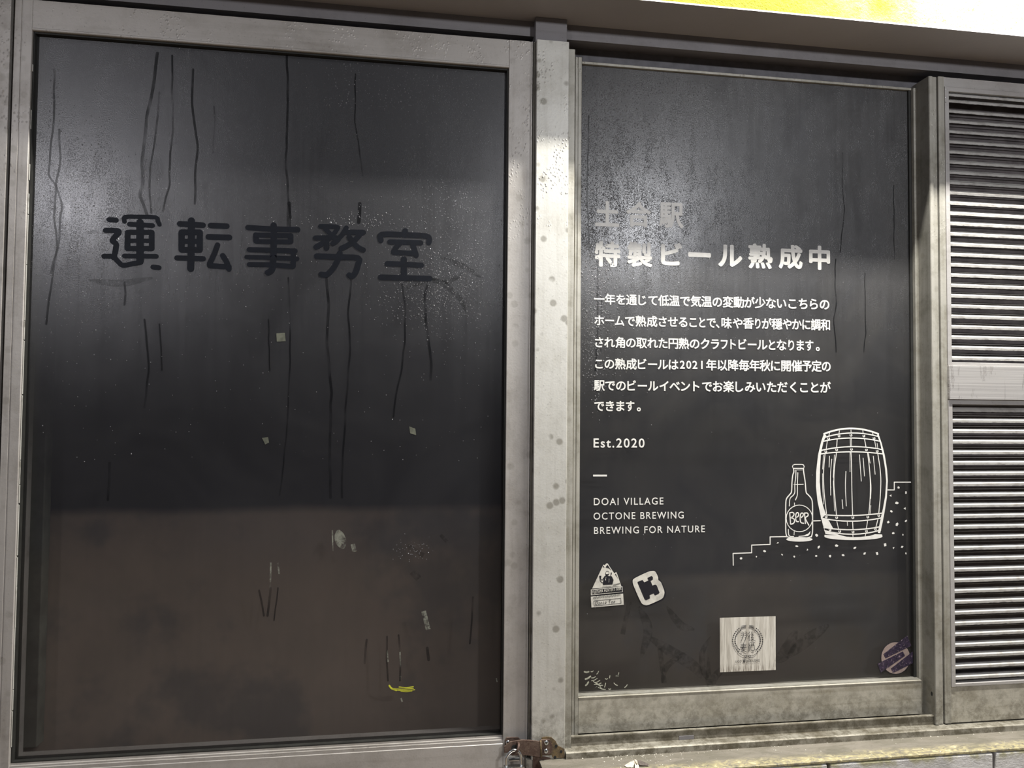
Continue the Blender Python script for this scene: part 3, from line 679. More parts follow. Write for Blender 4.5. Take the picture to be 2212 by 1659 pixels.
for pts, wd in (([(1165, 178), (1158, 205)], 8), ([(1272, 155), (1268, 182)], 8), ([(1398, 145), (1399, 178)], 8), ([(1527, 152), (1530, 180)], 8), ([(1633, 178), (1640, 205)], 8),
                ([(1248, 245), (1243, 325)], 10), ([(1390, 235), (1392, 322)], 7), ([(1403, 235), (1405, 322)], 7), ([(1545, 243), (1560, 325)], 10), ([(1140, 268), (1130, 345)], 8), ([(1655, 265), (1672, 348)], 8), ([(1682, 290), (1690, 350)], 7),
                ([(1116, 408), (1102, 560), (1100, 700), (1110, 860), (1132, 1052)], 10), ([(1100, 420), (1090, 570)], 6), ([(1088, 620), (1092, 800), (1102, 950)], 6), ([(1240, 396), (1218, 560), (1212, 720), (1222, 860), (1240, 1065)], 10), ([(1218, 415), (1205, 660)], 6), ([(1206, 700), (1212, 860), (1220, 1025)], 6),
                ([(1398, 385), (1405, 560), (1408, 800), (1415, 1070)], 10), ([(1388, 390), (1388, 600)], 6), ([(1578, 392), (1598, 560), (1608, 720), (1605, 900), (1592, 1058)], 10), ([(1600, 590), (1616, 750), (1612, 890)], 7), ([(1588, 400), (1605, 505)], 7),
                ([(1690, 408), (1713, 560), (1722, 700), (1715, 880), (1700, 1042)], 10), ([(1165, 430), (1160, 548)], 8), ([(1188, 462), (1175, 650), (1178, 852)], 8), ([(1490, 415), (1510, 700)], 8), ([(1530, 450), (1545, 645)], 8), ([(1640, 430), (1660, 625)], 8),
                ([(1343, 595), (1338, 760), (1347, 970)], 9), ([(1302, 902), (1310, 998)], 9), ([(1614, 965), (1605, 1058)], 7), ([(1245, 1140), (1262, 1215)], 9), ([(1415, 1138), (1420, 1222)], 10), ([(1578, 1135), (1565, 1215)], 9), ([(1358, 1145), (1360, 1182)], 7), ([(1690, 1118), (1668, 1205)], 9),
                ([(1418, 1280), (1420, 1305)], 8), ([(1560, 1270), (1552, 1298)], 7)):
    bm = bmesh.new(); dr(bm, pts, wd); finish('stave_line', bm, WHITE, bar)
stp = empty('stairs_drawing', un(1585, 1220, YL), label='white stepped line with scattered pebbles under the bottle and barrel', cat='drawing')
for pts in ([(120, 1614), (118, 1486), (320, 1478), (320, 1395), (520, 1388), (520, 1306), (692, 1303)], [(984, 1132), (1066, 1130)], [(1799, 796), (1868, 796), (1868, 712), (2066, 712)]):
    bm = bmesh.new(); P = px_pts(pts, FD, 1560, 900, YL)
    for a, b in zip(P, P[1:]): ribbon(bm, [a, b], .0024, YL, .0003, False)
    finish('step_line', bm, WHITE, stp)
rp = random.Random(11)
for cx, cy, r in ((205, 1538, 15), (372, 1521, 10), (460, 1461, 17), (603, 1370, 17), (650, 1500, 14), (783, 1520, 14), (808, 1407, 18), (925, 1445, 14), (1025, 1290, 18), (1048, 1418, 19), (1020, 1513, 14), (1172, 1515, 18), (1240, 1402, 20), (1312, 1503, 18), (1440, 1426, 19), (1545, 1487, 18), (1682, 1487, 20),
                  (1768, 1392, 20), (1860, 1426, 14), (1953, 1415, 18), (1995, 1485, 14), (1803, 1146, 17), (1897, 1170, 22), (1994, 1132, 17), (1857, 1266, 16), (1962, 1284, 11), (1836, 1028, 16), (1985, 997, 15), (1897, 938, 22), (1830, 857, 16), (1995, 826, 19), (1915, 769, 16)):
    n = rp.choice((3, 4, 5, 6)); a0 = rp.uniform(0, 6.28); ang = rp.uniform(0, 3.14); el = rp.uniform(.55, .9)
    pts = []
    for k in range(n):
        a = a0 - 2 * math.pi * k / n; x, y = r * math.cos(a) * rp.uniform(.8, 1.15), r * el * math.sin(a) * rp.uniform(.8, 1.15)
        pts.append((cx + x * math.cos(ang) - y * math.sin(ang), cy + x * math.sin(ang) + y * math.cos(ang)))
    bm = bmesh.new(); dfill(bm, pts); closes(bm); finish('pebble_mark', bm, WHITE, stp)

# ------------------------------------------------------------------ dark lettering on the door pane
YS = YD - .0002
sign = empty('lettering', un(230, 600, YS), label='five large blue-black characters on the fogged door pane', cat='lettering')
def strokes(ox, oy, fac, sets, wd):
    bm = bmesh.new()
    for s in sets:
        wpx = wd
        if isinstance(s[0], (int, float)): wpx, s = s[0], s[1:]
        Q = px_pts(s, fac, ox, oy, YS)
        if len(Q) > 2: Q = smooth_pts(Q, 3)
        for u, v in zip(Q, Q[1:]): ribbon(bm, [u, v], wpx / fac * .00104, YS, .0004, False)
    finish('character', bm, NAVY, sign)
FZ = 7.135
strokes(210, 450, FZ, [[72, (185, 175), (290, 182)], [75, (130, 340), (310, 345), (330, 380), (280, 430), (235, 500), (285, 540), (290, 600), (265, 720), (250, 760)], [70, (105, 740), (240, 745), (330, 830), (400, 880), (560, 850), (640, 840)], [70, (860, 905), (950, 915)],
    [60, (420, 205), (430, 135), (640, 130), (900, 140), (935, 200), (960, 250)], [70, (500, 245), (850, 265)], [75, (470, 370), (840, 370)], [75, (470, 370), (465, 620)], [75, (840, 370), (840, 620)], [60, (470, 500), (840, 500)], [75, (470, 620), (840, 620)], [100, (660, 215), (660, 820)], [66, (420, 735), (910, 740)]], 70)
strokes(210, 450, FZ, [[82, (1275, 240), (1630, 260)], [96, (1452, 190), (1450, 500), (1440, 930)], [85, (1300, 370), (1580, 370)], [85, (1300, 370), (1300, 640)], [85, (1580, 370), (1580, 640)], [75, (1300, 510), (1580, 510)], [85, (1300, 640), (1580, 640)], [76, (1230, 765), (1635, 778)],
    [82, (1750, 265), (1995, 275)], [84, (1715, 440), (2035, 450)], [76, (1855, 565), (1805, 700), (1730, 860)], [78, (1735, 885), (1900, 895), (2030, 900)], [78, (1935, 730), (1995, 830), (2030, 935)]], 80)
strokes(510, 460, FZ, [[80, (185, 225), (500, 245), (950, 258)], [88, (580, 190), (580, 500), (570, 780), (550, 880), (490, 920)], [72, (300, 340), (840, 350)], [80, (305, 340), (310, 430)], [80, (840, 350), (840, 440)], [70, (310, 440), (840, 445)],
    [76, (205, 565), (850, 585), (885, 610), (880, 820)], [66, (165, 680), (560, 690), (940, 705)], [72, (205, 795), (560, 800), (870, 825)]], 75)
strokes(510, 460, FZ, [[66, (1300, 205), (1550, 215), (1550, 260), (1500, 330)], [66, (1360, 230), (1440, 310), (1500, 370)], [74, (1225, 385), (1560, 385), (1540, 440), (1490, 470)], [80, (1420, 400), (1330, 470), (1235, 525)], [80, (1395, 420), (1395, 540)],
    [72, (1700, 230), (1640, 330), (1590, 380)], [80, (1700, 295), (1960, 300)], [80, (1930, 310), (1820, 430), (1720, 500), (1625, 545)], [78, (1745, 370), (1800, 450), (1880, 530), (1960, 570)],
    [84, (1245, 665), (1600, 680), (1880, 695), (1880, 800), (1840, 920), (1790, 975), (1745, 960)], [82, (1600, 620), (1570, 720), (1500, 850), (1400, 950), (1315, 945)]], 80)
strokes(780, 470, FZ, [[84, (680, 205), (680, 270)], [82, (305, 350), (320, 260), (680, 265), (1000, 285), (1050, 330), (1045, 385)], [78, (445, 375), (680, 380), (920, 390)], [78, (600, 400), (540, 460), (500, 530)], [76, (500, 535), (680, 545), (830, 555)], [82, (800, 430), (850, 580)],
    [80, (405, 710), (660, 720), (930, 735)], [88, (660, 640), (660, 900)], [84, (305, 920), (660, 930), (1060, 940)]], 80)

# wiped streaks and finger smears on the panes, with reflected shapes painted among them
def smear(par, Y, pts, wpx, mat): 
    bm = bmesh.new(); ribbon(bm, [un(x, y, Y) for x, y in pts], wpx * .00104, Y, .00015, True, taper=True); finish('smear', bm, mat, par)
for pts, wd in (([(880, 622), (940, 605), (990, 640), (1005, 672)], 12), ([(905, 595), (960, 610), (1010, 585)], 10), ([(950, 555), (1000, 575), (1040, 600)], 12), ([(190, 605), (260, 612), (330, 600)], 14), ([(180, 505), (215, 500), (240, 505)], 8),
                ([(952, 1155), (965, 1170)], 12), ([(880, 1180), (915, 1200)], 16), ([(890, 1235), (905, 1250)], 22)):
    smear(pane, YD, pts, wd, SMEAR_D)
for pts, wd in (([(730, 1145), (735, 1165), (742, 1185)], 22), ([(762, 1175), (766, 1192)], 14), ([(836, 1405), (838, 1430)], 5), ([(864, 1408), (865, 1440)], 5), ([(838, 1462), (838, 1467)], 5), ([(865, 1460), (865, 1466)], 5), ([(866, 1508), (869, 1516)], 5), ([(1072, 1465), (1074, 1473)], 4), ([(718, 1145), (719, 1190)], 4),
                ([(915, 1320), (925, 1360)], 16), ([(600, 1215), (603, 1240)], 5), ([(585, 1215), (584, 1270)], 5)):
    smear(pane, YD, pts, wd, SMEAR_L)
for pts, wd in (([(1535, 1375), (1517, 1410), (1520, 1450), (1535, 1475)], 8), ([(1530, 1420), (1532, 1480), (1550, 1455), (1600, 1415)], 10), ([(1400, 1375), (1445, 1405), (1500, 1440), (1515, 1465)], 14), ([(1425, 1400), (1435, 1475)], 10), ([(1480, 1410), (1440, 1440), (1430, 1475)], 8),
                ([(1700, 1420), (1740, 1385), (1790, 1350)], 16), ([(1675, 1430), (1700, 1405), (1720, 1360)], 18), ([(1380, 1310), (1400, 1360), (1385, 1420)], 12), ([(1360, 1300), (1345, 1370)], 10), ([(1440, 1310), (1470, 1350), (1500, 1360)], 10)):
    smear(wpane, YG, pts, wd * 1.8, SMEAR_D)
for pts, wd in (([(1330, 1460), (1337, 1460)], 5), ([(1283, 1488), (1290, 1482)], 2.5)): smear(wpane, YG, pts, wd, SMEAR_L)
bm = bmesh.new()
for k, (x, y, l, a) in enumerate([(1267, 1451, 9, 0), (1270, 1464, 12, -.5), (1268, 1477, 9, -.9), (1282, 1463, 9, -.3), (1284, 1468, 13, -.4), (1290, 1472, 12, -.4), (1291, 1477, 15, -.2), (1297, 1483, 10, 1.0), (1300, 1487, 16, .3), (1307, 1480, 9, -1.3), (1317, 1488, 4, 0), (1291, 1453, 7, -1), (1317, 1462, 5, -1.4), (1310, 1466, 5, 0), (1279, 1450, 5, -.3), (1330, 1478, 9, .6), (1336, 1455, 4, -1.3), (1352, 1482, 8, -.8), (1295, 1479, 14, .2), (1286, 1474, 10, .5)]):
    c, s = math.cos(a), math.sin(a)
    ribbon(bm, [un(x - c * l / 2, y - s * l / 2, YG), un(x, y + 1.2, YG), un(x + c * l / 2, y + s * l / 2, YG)], (3.4 if k < 3 else 1.7) * .00104, YG, .0002, True)
finish('scrape_mark', bm, plain('pale_scrape', (.42, .42, .34), .6, 0, .3, 90), label='pale scraped adhesive marks in the lower left corner of the lettered pane', cat='mark')
bm = bmesh.new()
for y, x0, x1 in ((1484, 862, 893), (1487.5, 846, 893), (1490.5, 852, 896), (1493, 866, 890)): ribbon(bm, [un(x0, y, YD), un((x0 + x1) / 2, y + 1.2, YD), un(x1, y - .5, YD)], .0016, YD, .0003)
ribbon(bm, [un(841, 1481, YD), un(846, 1487, YD), un(856, 1491, YD)], .0034, YD, .0003)
finish('crayon_mark', bm, YELLOW, label='short yellow streak low on the fogged door pane', cat='mark')
for lab, pts in (('small square scrap of pale tape under the dark characters on the door pane', [(597, 720), (615, 719), (617, 737), (598, 738)]), ('tiny pale scrap on the door pane left of the centre, beside a water trail', [(566, 946), (579, 944), (581, 956), (573, 960)]), ('tiny pale scrap on the right half of the door pane', [(884, 921), (897, 926), (899, 940), (886, 936)])):
    bm = bmesh.new(); plate(bm, [un(x, y, YD) for x, y in pts], YD, .0004); closes(bm); finish('tape_scrap', bm, TAPE, label=lab, cat='tape')

# ------------------------------------------------------------------ stickers
def sticker(name, label, base_pts, fac, ox, oy, mat, t=.0002):
    o = empty(name, un(ox + base_pts[0][0] / fac, oy + base_pts[0][1] / fac, YG), label=label, cat='sticker')
    bm = bmesh.new(); plate(bm, px_pts(base_pts, fac, ox, oy, YG), YG, t); closes(bm); finish('backing', bm, mat, o); return o
def layer(par, name, polys, ribs, fac, ox, oy, mat, lvl, curve=True):
    Y = YG - .00025 * lvl - .0002; bm = bmesh.new()
    for p in polys: plate(bm, px_pts(p, fac, ox, oy, Y), Y, .00015)
    for wd, p in ribs: ribbon(bm, px_pts(p, fac, ox, oy, Y), wd / fac * .00104, Y, .00015, curve and len(p) > 2)
    closes(bm); return finish(name, bm, mat, par)
# mountain shaped sticker
A = (9.217, 1250, 1190)
mt = sticker('mountain_sticker', 'black and white mountain-shaped sticker with a bearded man, lower left of the lettered pane',
    [(480, 262), (515, 262), (545, 228), (590, 232), (615, 275), (712, 432), (748, 405), (775, 440), (845, 672), (882, 690), (902, 1078), (252, 1135), (240, 765), (262, 752)], *A, INK)
layer(mt, 'white_print', [[(492, 272), (520, 285), (548, 250), (580, 250), (610, 300), (708, 445), (748, 420), (765, 452), (848, 700), (268, 750)], [(243, 770), (872, 705), (878, 820), (244, 885)], [(242, 912), (885, 850), (898, 1070), (254, 1128)]], [], *A, OFFWHITE, 2)
layer(mt, 'black_print', [[(492, 292), (515, 330), (500, 325), (480, 318)], [(572, 275), (648, 385), (600, 345), (560, 335), (535, 330)], [(738, 450), (782, 550), (745, 490), (722, 475)],
    [(505, 510), (545, 490), (600, 500), (660, 505), (695, 580), (672, 668), (485, 680), (480, 640)], [(262, 780), (862, 722), (866, 808), (262, 862)],
    [(540, 420), (560, 398), (590, 398), (608, 430), (605, 470), (570, 500), (535, 490), (530, 450)], [(410, 495), (450, 495), (445, 545), (415, 545)], [(640, 430), (662, 430), (655, 475), (635, 470)]],
    [(14, [(495, 540), (470, 580), (440, 560), (425, 540)]), (14, [(425, 545), (435, 600), (480, 640)]), (12, [(650, 470), (630, 500)])], *A, INK, 3)
layer(mt, 'face_print', [[(546, 425), (562, 412), (592, 414), (600, 440), (592, 462), (545, 462), (540, 445)], [(528, 565), (540, 560), (545, 580), (532, 590)]], [(7, [(605, 555), (602, 625)]), (5, [(545, 520), (538, 560)])], *A, OFFWHITE, 4)
layer(mt, 'small_print', [], [(9, [(290 + i * 19, 945 - i * 2.0 + (i * 37 % 3) * 6), (300 + i * 19, 925 - i * 2.0 - (i * 53 % 4) * 5)]) for i in range(29)] + [(6, [(475 + i * 17, 718 - i), (485 + i * 17, 706 - i)]) for i in range(10)]
    + [(6, [(690 + i * 22, 700 - i * 6), (700 + i * 22, 665 - i * 6), (708 + i * 22, 690 - i * 6)]) for i in range(6)], *A, plain('grey_ink', (.12, .12, .11), .5), 3)
layer(mt, 'name_box', [], [(6, [(302, 995), (838, 942)]), (6, [(838, 942), (845, 1042)]), (6, [(845, 1042), (310, 1095)]), (6, [(310, 1095), (302, 995)])], *A, INK, 3, False)
def stext(name, txt, x0, x1, t, b, A_, mat, par, bold=.01, lvl=4, shear=0, rot=0):
    Y = YG - .00025 * lvl - .0002; P = lambda x, y: un(A_[1] + x / A_[0], A_[2] + y / A_[0], Y); xm, ym = (x0 + x1) / 2, (t + b) / 2
    l, r = P(x0, ym), P(x1, ym); o = letter(name, txt, l.x, r.x, P(xm, b).z, P(xm, t).z, Y, mat, par, bold); w_ = r.x - l.x
    for v in o.data.vertices: v.co.z += rot * v.co.x - rot * w_ / 2; v.co.x += shear * v.co.z
    return o
stext('lettering', "FUJIYAMA HUNTER'S BEER", 275, 850, 752, 832, A, OFFWHITE, mt, .02, 4, 0, .10)
stext('lettering', 'Dance Ton', 330, 720, 985, 1062, A, INK, mt, -.004, 4, .15, .06)
# rounded monogram sticker
mono = sticker('monogram_sticker', 'white rounded sticker with a bold black monogram, right of the mountain-shaped sticker',
    [(1085, 540), (1180, 480), (1400, 385), (1480, 370), (1545, 400), (1590, 480), (1610, 560), (1660, 620), (1735, 800), (1735, 900), (1680, 980), (1440, 1090), (1330, 1110), (1250, 1060), (1180, 940), (1060, 660), (1060, 590)], *A, INK)
def rnd_poly(P, n=3):
    V = [Vector((x, y, 0)) for x, y in P]; out = []
    for i in range(len(V)):
        a, b, c = V[i - 1], V[i], V[(i + 1) % len(V)]
        p, q = b.lerp(a, .3), b.lerp(c, .3)
        for k in range(n + 1): t = k / n; out.append(tuple(((1 - t) ** 2 * p + 2 * t * (1 - t) * b + t * t * q)[:2]))
    return out
layer(mono, 'white_print', [rnd_poly([(1075, 560), (1400, 405), (1520, 395), (1585, 520), (1582, 580), (1640, 620), (1715, 820), (1680, 950), (1360, 1090), (1260, 1060), (1180, 900), (1075, 650)])], [], *A, OFFWHITE, 2)
layer(mono, 'monogram', [[(1175, 615), (1270, 578), (1305, 625), (1388, 590), (1368, 540), (1450, 498), (1478, 520), (1478, 570), (1432, 600), (1470, 690), (1525, 672), (1555, 690), (1610, 830), (1590, 858), (1518, 888), (1492, 848), (1412, 882), (1420, 945), (1340, 985), (1312, 965), (1172, 635)]], [], *A, INK, 3)
# square whitewashed-wood sticker with a wreath
B = (10.369, 1540, 1310)
sq = sticker('wreath_sticker', 'square pale wood-grain sticker with a black barley wreath, at the foot of the lettered pane', [(155, 256), (1403, 218), (1407, 1422), (158, 1474)], *B, WOOD)
sc_ = 1
leaf, cxw, cyw = [], 780, 760
for side in (-1, 1):
    for k in range(13):
        for rr, ph in ((1.0, 0), (.845, .06)):
            a = math.radians(-52 + k * 7.9 + (2 if rr < 1 else 0)); a = math.radians(233 - 0) if False else a
            ang = math.radians(90) + side * (math.radians(36) + k * math.radians(8.6)) ; rx, ry = 335 * rr, 335 * rr
            x, y = cxw + rx * math.cos(ang) * 1.0, cyw - ry * math.sin(ang) * .98
            tx, ty = -math.sin(ang) * side, -math.cos(ang) * side
            tx, ty = -tx, -ty; nx, ny = -ty, tx; L, W_ = 24, 12
            leaf.append([(x + tx * L, y + ty * L), (x + nx * W_, y + ny * W_), (x - tx * L * .8, y - ty * L * .8), (x - nx * W_, y - ny * W_)])
Yl = YG - .0009
for p in leaf:
    bm = bmesh.new(); plate(bm, px_pts(p, *B, Yl), Yl, .00015); closes(bm); finish('wreath_leaf', bm, INK, sq)
layer(sq, 'wreath_line', [], [(6, [(620 + i * 4, 490 - 22 * i + 20), (690, 448 - 15 * i + 20), (745, 438 - 12 * i + 20)]) for i in range(4)] + [(6, [(935 - i * 4, 490 - 22 * i + 20), (870, 448 - 15 * i + 20), (815, 438 - 12 * i + 20)]) for i in range(4)]
    + [(8, [(565, 1030), (640, 1085), (700, 1108)]), (8, [(1005, 1020), (930, 1085), (860, 1108)]), (9, [(700, 1108), (735, 1090), (765, 1105), (740, 1140), (705, 1110)]), (9, [(860, 1108), (825, 1090), (795, 1105), (820, 1140), (855, 1110)]), (9, [(740, 1140), (780, 1110), (820, 1140)]), (6, [(660, 1158), (715, 1155), (745, 1135)]), (6, [(905, 1158), (850, 1155), (820, 1135)])], *B, INK, 3)
g = []
for dx in (0, 78): g += [(9, [(638 + dx, 575), (672 + dx, 572), (688 + dx, 590), (688 + dx, 660)]), (9, [(688 + dx, 660), (655 + dx, 695), (650 + dx, 750), (620 + dx, 780)]), (8, [(640 + dx, 612), (668 + dx, 612)]), (8, [(640 + dx, 650), (668 + dx, 650)])]
layer(sq, 'character', [], g, *B, INK, 3, False)
layer(sq, 'character', [], [(9, [(830, 565), (795, 610)]), (9, [(835, 620), (785, 690)]), (9, [(815, 660), (812, 770)]), (9, [(880, 552), (862, 590), (905, 592)]), (9, [(862, 590), (905, 640), (862, 650), (912, 652)]), (9, [(880, 660), (855, 700), (915, 700), (870, 760), (825, 775)]), (9, [(862, 700), (910, 755), (955, 775)])], *B, INK, 3, False)
layer(sq, 'character', [], [(9, [(620, 845), (748, 845)]), (9, [(632, 880), (738, 880)]), (9, [(615, 915), (752, 915)]), (9, [(685, 815), (685, 915)]), (9, [(665, 920), (640, 960)]), (9, [(650, 945), (715, 945), (690, 985), (620, 1022)]), (9, [(665, 955), (715, 1005), (765, 1022)])], *B, INK, 3, False)
layer(sq, 'character', [], [(9, [(800, 820), (795, 870)]), (9, [(825, 830), (800, 905), (792, 1020)]), (9, [(825, 870), (822, 1000)]), (9, [(848, 818), (932, 818)]), (9, [(872, 818), (872, 880)]), (9, [(908, 818), (908, 880)]), (9, [(852, 870), (932, 870), (935, 960), (915, 1000), (870, 1000), (852, 960), (852, 870)]), (8, [(870, 985), (915, 985)])], *B, INK, 3, False)
stext('lettering', 'UGO', 505, 640, 1205, 1254, B, INK, sq, -.01, 3, 0, .02)
stext('lettering', 'BAKUSHU', 752, 1050, 1185, 1245, B, INK, sq, -.01, 3, 0, .02)
layer(sq, 'emblem', [], [(11, [(700 + 24 * math.cos(t * .7854), 1222 + 28 * math.sin(t * .7854)) for t in range(9)]), (8, [(700, 1205), (700, 1240)]), (8, [(682, 1222), (718, 1222)])], *B, INK, 3)
# violet sticker, round with three slanted bars
C = (15.08, 1880, 1360)
vs = sticker('round_barred_sticker', 'round pink sticker crossed by three slanted dark violet bars, lower right of the lettered pane',
    [(825 + 492 * math.cos(t * .1963), 925 + 540 * math.sin(t * .1963)) for t in range(32)], *C, INK)
layer(vs, 'pink_print', [[(825 + 468 * math.cos(t * .1963), 925 + 515 * math.sin(t * .1963)) for t in range(32)]], [], *C, plain('dusty_pink', (.29, .225, .205), .5, 0, .15, 90), 2)
def violet():
    n = NT('violet_print'); p = n.pos(); a = n.noise(n.scl(p, (1, 1, 1)), 170, 5, .7, 1.2)
    c = n.mix(n.rng(a, .38, .6), (.012, .010, .022), (.04, .026, .055)); c = n.mix(n.rng(n.noise(n.scl(p, (1, 1, 1), (5, 1, 2)), 260, 3, .6, .8), .60, .68), c, (.26, .20, .24))
    return n.done(n.pbr(c, .45))
VIO = violet()
for k, p in enumerate(([(425, 800), (1200, 195), (1335, 525), (495, 935)], [(235, 1110), (1060, 710), (1130, 850), (345, 1400)], [(668, 1270), (1440, 670), (1600, 985), (740, 1412)])):
    layer(vs, 'violet_bar', [p], [], *C, VIO, 3)

# ------------------------------------------------------------------ hasp, padlock, bracket
HF = (11.06, 1080, 1560)
def hp(x, y, Y): return un(HF[1] + x / HF[0], HF[2] + y / HF[0], Y)
def thick(name, pts, Y, t, mat, par, bev=.0006, **kw):
    bm = bmesh.new(); P = [hp(x, y, Y - t) for x, y in pts]
    a = [bm.verts.new((p.x, Y - t, p.z)) for p in P]; b = [bm.verts.new((p.x, Y, p.z)) for p in P]
    f = bm.faces.new(a); bm.faces.new(b[::-1]); n = len(P)
    for i in range(n): bm.faces.new((a[i], b[i], b[(i + 1) % n], a[(i + 1) % n]))
    bmesh.ops.recalc_face_normals(bm, faces=bm.faces)
    if bev: bmesh.ops.bevel(bm, geom=[e for e in bm.edges], offset=bev, segments=2, profile=.5, affect='EDGES')
    return finish(name, bm, mat, par, **kw)
def screw(par, x, y, Y, r=.0052):
    c = hp(x, y, Y); bm = bmesh.new()
    rings = []
    for rr, dy in ((1, 0), (.98, .25), (.75, .5), (.4, .62)): rings.append([bm.verts.new((c.x + r * rr * math.cos(a), Y - r * dy, c.z + r * rr * math.sin(a))) for a in (2 * math.pi * k / 20 for k in range(20))])
    for a, b in zip(rings, rings[1:]):
        for k in range(20): bm.faces.new((a[k], a[(k + 1) % 20], b[(k + 1) % 20], b[k]))
    bm.faces.new(rings[-1]); bmesh.ops.recalc_face_normals(bm, faces=bm.faces)
    o = finish('screw', bm, CHROME, par, smooth=True)
    bm = bmesh.new(); Yc = Y - r * .63
    bx(bm, c.x - r * .42, c.x + r * .42, Yc - .0001, Yc + .0008, c.z - r * .1, c.z + r * .1); bx(bm, c.x - r * .1, c.x + r * .1, Yc - .00012, Yc + .0008, c.z - r * .42, c.z + r * .42)
    finish('cross_slot', bm, BLACK, o)
hasp = empty('hasp', hp(600, 780, YF), label='rusty steel hasp closing the aluminium door against the post', cat='hasp')
thick('door_plate', [(120, 420), (160, 365), (430, 360), (485, 410), (485, 520), (120, 560)], YF, .0025, RUST, hasp)
thick('strap', [(100, 590), (240, 470), (520, 425), (720, 430), (965, 462), (985, 840), (880, 832), (690, 800), (540, 790), (440, 800), (290, 800), (150, 730), (105, 740)], YP - .002, .0030, RUST, hasp)
thick('hinge_leaf', [(975, 420), (1190, 408), (1215, 480), (1250, 540), (1245, 730), (1180, 775), (1010, 790), (985, 830), (970, 600)], YP - .001, .0022, RUST, hasp)
bm = bmesh.new(); a_, b_ = hp(968, 440, YP - .004), hp(985, 830, YP - .004); tube(bm, [a_, b_], .0022, 10); finish('hinge_pin', bm, BRASSY, hasp, smooth=True)
screw(hasp, 1105, 490, YP - .0035); screw(hasp, 1098, 687, YP - .0035)
screw(hasp, 190, 480, YF - .003, .0048)
# staple ring through the strap
bm = bmesh.new(); sc0 = hp(400, 620, YP - .012); R_ = .0095
tube(bm, [Vector((sc0.x + .002 * math.sin(t) * 2, sc0.y + .010 * math.cos(t), sc0.z + R_ * 1.0 * math.sin(t))) for t in (2 * math.pi * k / 24 for k in range(24))], .0026, 10, True)
finish('staple', bm, RUST, hasp, smooth=True)
bm = bmesh.new(); disc(bm, hp(345, 620, YP - .0052), .0065, YP - .0050, .0004, 20, .0075); finish('slot_hole', bm, BLACK, hasp)
brk = empty('post_bracket', hp(1400, 850, YP), label='corroded brown bracket plate with three holes at the foot of the post', cat='bracket')
thick('plate', [(1000, 365), (1120, 345), (1230, 360), (1330, 450), (1385, 560), (1545, 640), (1545, 860), (1250, 850), (1240, 790), (1000, 800)], YP, .0010, BRASSY, brk, .0003)
thick('foot', [(785, 825), (900, 820), (1060, 820), (1230, 860), (1040, 950), (1010, 1250), (790, 1250)], YP + .0003, .0012, RUST, brk, .0003)
for x, y in ((1342, 572), (1460, 706), (1315, 840)):
    bm = bmesh.new(); disc(bm, hp(x, y, YP - .0012), .0032, YP - .0011, .0003, 18); finish('bolt_hole', bm, BLACK, brk)
# padlock hanging from the staple
lock = empty('padlock', hp(330, 1100, 1.565), label='small silver padlock hanging from the rusty hasp', cat='padlock')
YK = 1.566
bm = bmesh.new()
pc = [(150, 1080), (150, 880), (175, 800), (240, 715), (330, 668), (430, 690), (490, 780), (505, 880), (505, 1080)]
tube(bm, smooth_pts([hp(x, y, YK) for x, y in pc], 5), .0031, 12); finish('shackle', bm, CHROME, lock, smooth=True)
c = hp(328, 1045, YK); bw = .0215
bm = bmesh.new(); bx(bm, c.x - bw, c.x + bw, YK - .0075, YK + .0085, c.z - .040, c.z, .0016); finish('body', bm, STEEL, lock)
bm = bmesh.new(); bx(bm, c.x - bw - .0003, c.x + bw + .0003, YK - .0078, YK - .0060, c.z - .0022, c.z + .0004, .0004); finish('rim', bm, CHROME, lock)
bm = bmesh.new(); t_ = hp(330, 860, YF - .0005); bx(bm, t_.x - .013, t_.x + .013, YF - .006, YF - .0005, c.z - .004, t_.z + .003, .002); finish('rear_collar', bm, CHROME, lock)

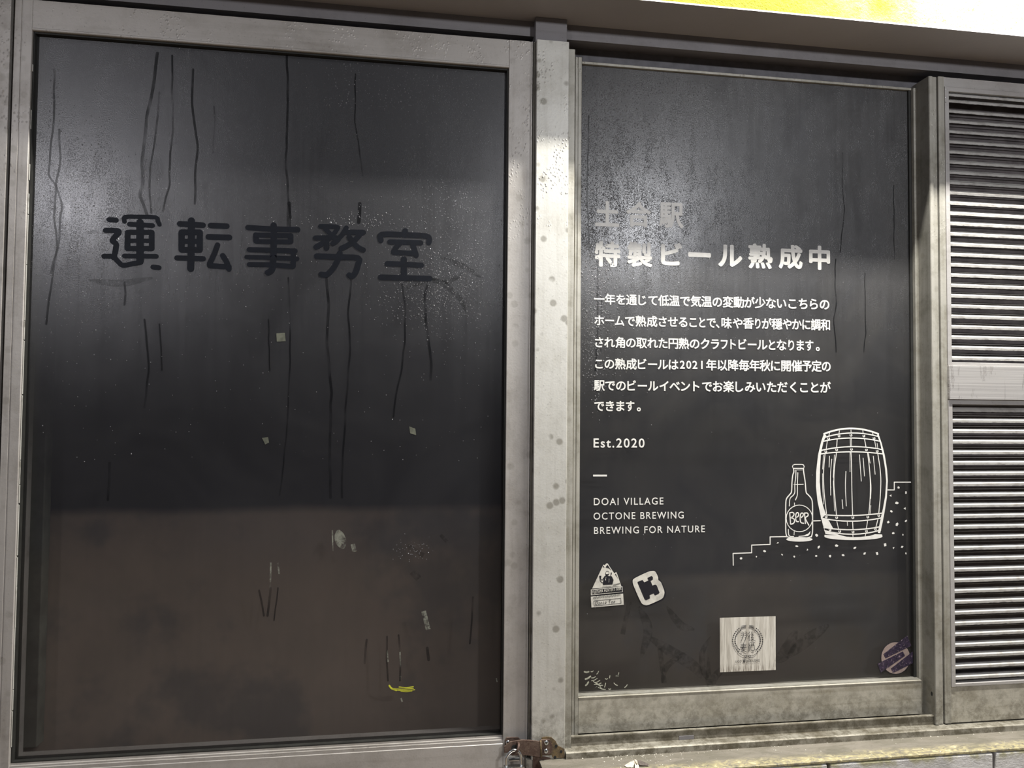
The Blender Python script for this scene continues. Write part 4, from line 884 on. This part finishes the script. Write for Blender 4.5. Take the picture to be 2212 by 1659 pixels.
# ------------------------------------------------------------------ small things on the sill
mo = un(1372, 1641, 1.535); mz = .7507
moth = empty('moth', (mo.x, 1.535, mz), label='pale moth with spread wings resting on the mossy ledge', cat='insect')
WING = plain('moth_wing', (.62, .55, .45), .8, 0, .3, 200); WING_D = plain('moth_wing_dark', (.10, .08, .07), .8, 0, .3, 200)
def wing(pts, mat):
    bm = bmesh.new(); vs_ = [bm.verts.new((mo.x + x, 1.535 + y, mz + z)) for x, y, z in pts]; bm.faces.new(vs_)
    r = bmesh.ops.extrude_face_region(bm, geom=bm.faces[:])['geom']; bmesh.ops.translate(bm, verts=[v for v in r if isinstance(v, bmesh.types.BMVert)], vec=(0, 0, .0005))
    bmesh.ops.recalc_face_normals(bm, faces=bm.faces); finish('wing', bm, mat, moth)
wing([(0, 0, .009), (-.010, .001, .007), (-.024, -.002, .0015), (-.021, -.010, .0008), (-.008, -.012, .001)], WING)
wing([(0, 0, .009), (-.003, -.006, .007), (-.006, -.017, .001), (.002, -.020, .0007), (.005, -.010, .003)], WING)
wing([(.002, 0, .009), (.012, .002, .008), (.028, -.004, .002), (.026, -.010, .001), (.008, -.008, .003)], WING_D)
bm = bmesh.new(); bmesh.ops.create_uvsphere(bm, u_segments=10, v_segments=8, radius=1, matrix=Matrix.Translation((mo.x + .001, 1.533, mz + .008)) @ Matrix.Diagonal((.003, .009, .003, 1)))
finish('body', bm, WING, moth, smooth=True)
rc = random.Random(5); bm = bmesh.new()
for _ in range(170):
    x = .44 + abs(rc.gauss(0, .12)) if rc.random() < .6 else rc.uniform(.4, 1.45); y = 1.579 - abs(rc.gauss(0, .006)) if rc.random() < .6 else rc.uniform(1.505, 1.57); s = rc.uniform(.0006, .0022)
    a = rc.uniform(0, 3); e = rc.uniform(.3, 1)
    vs_ = [bm.verts.new((x + s * math.cos(a + t) * (1 if k % 2 else e), y + s * math.sin(a + t), .7512 + (.0012 if k == 4 else 0))) for k, t in enumerate((0, 1.57, 3.14, 4.71))] + [bm.verts.new((x, y, .7512 + s * .7))]
    for k in range(4): bm.faces.new((vs_[k], vs_[(k + 1) % 4], vs_[4]))
bmesh.ops.recalc_face_normals(bm, faces=bm.faces)
finish('plaster_crumbs', bm, plain('pale_crumb', (.55, .52, .45), .8, 0, .4, 200), kind='stuff', label='pale crumbs and grit scattered along the back of the ledge', cat='debris')
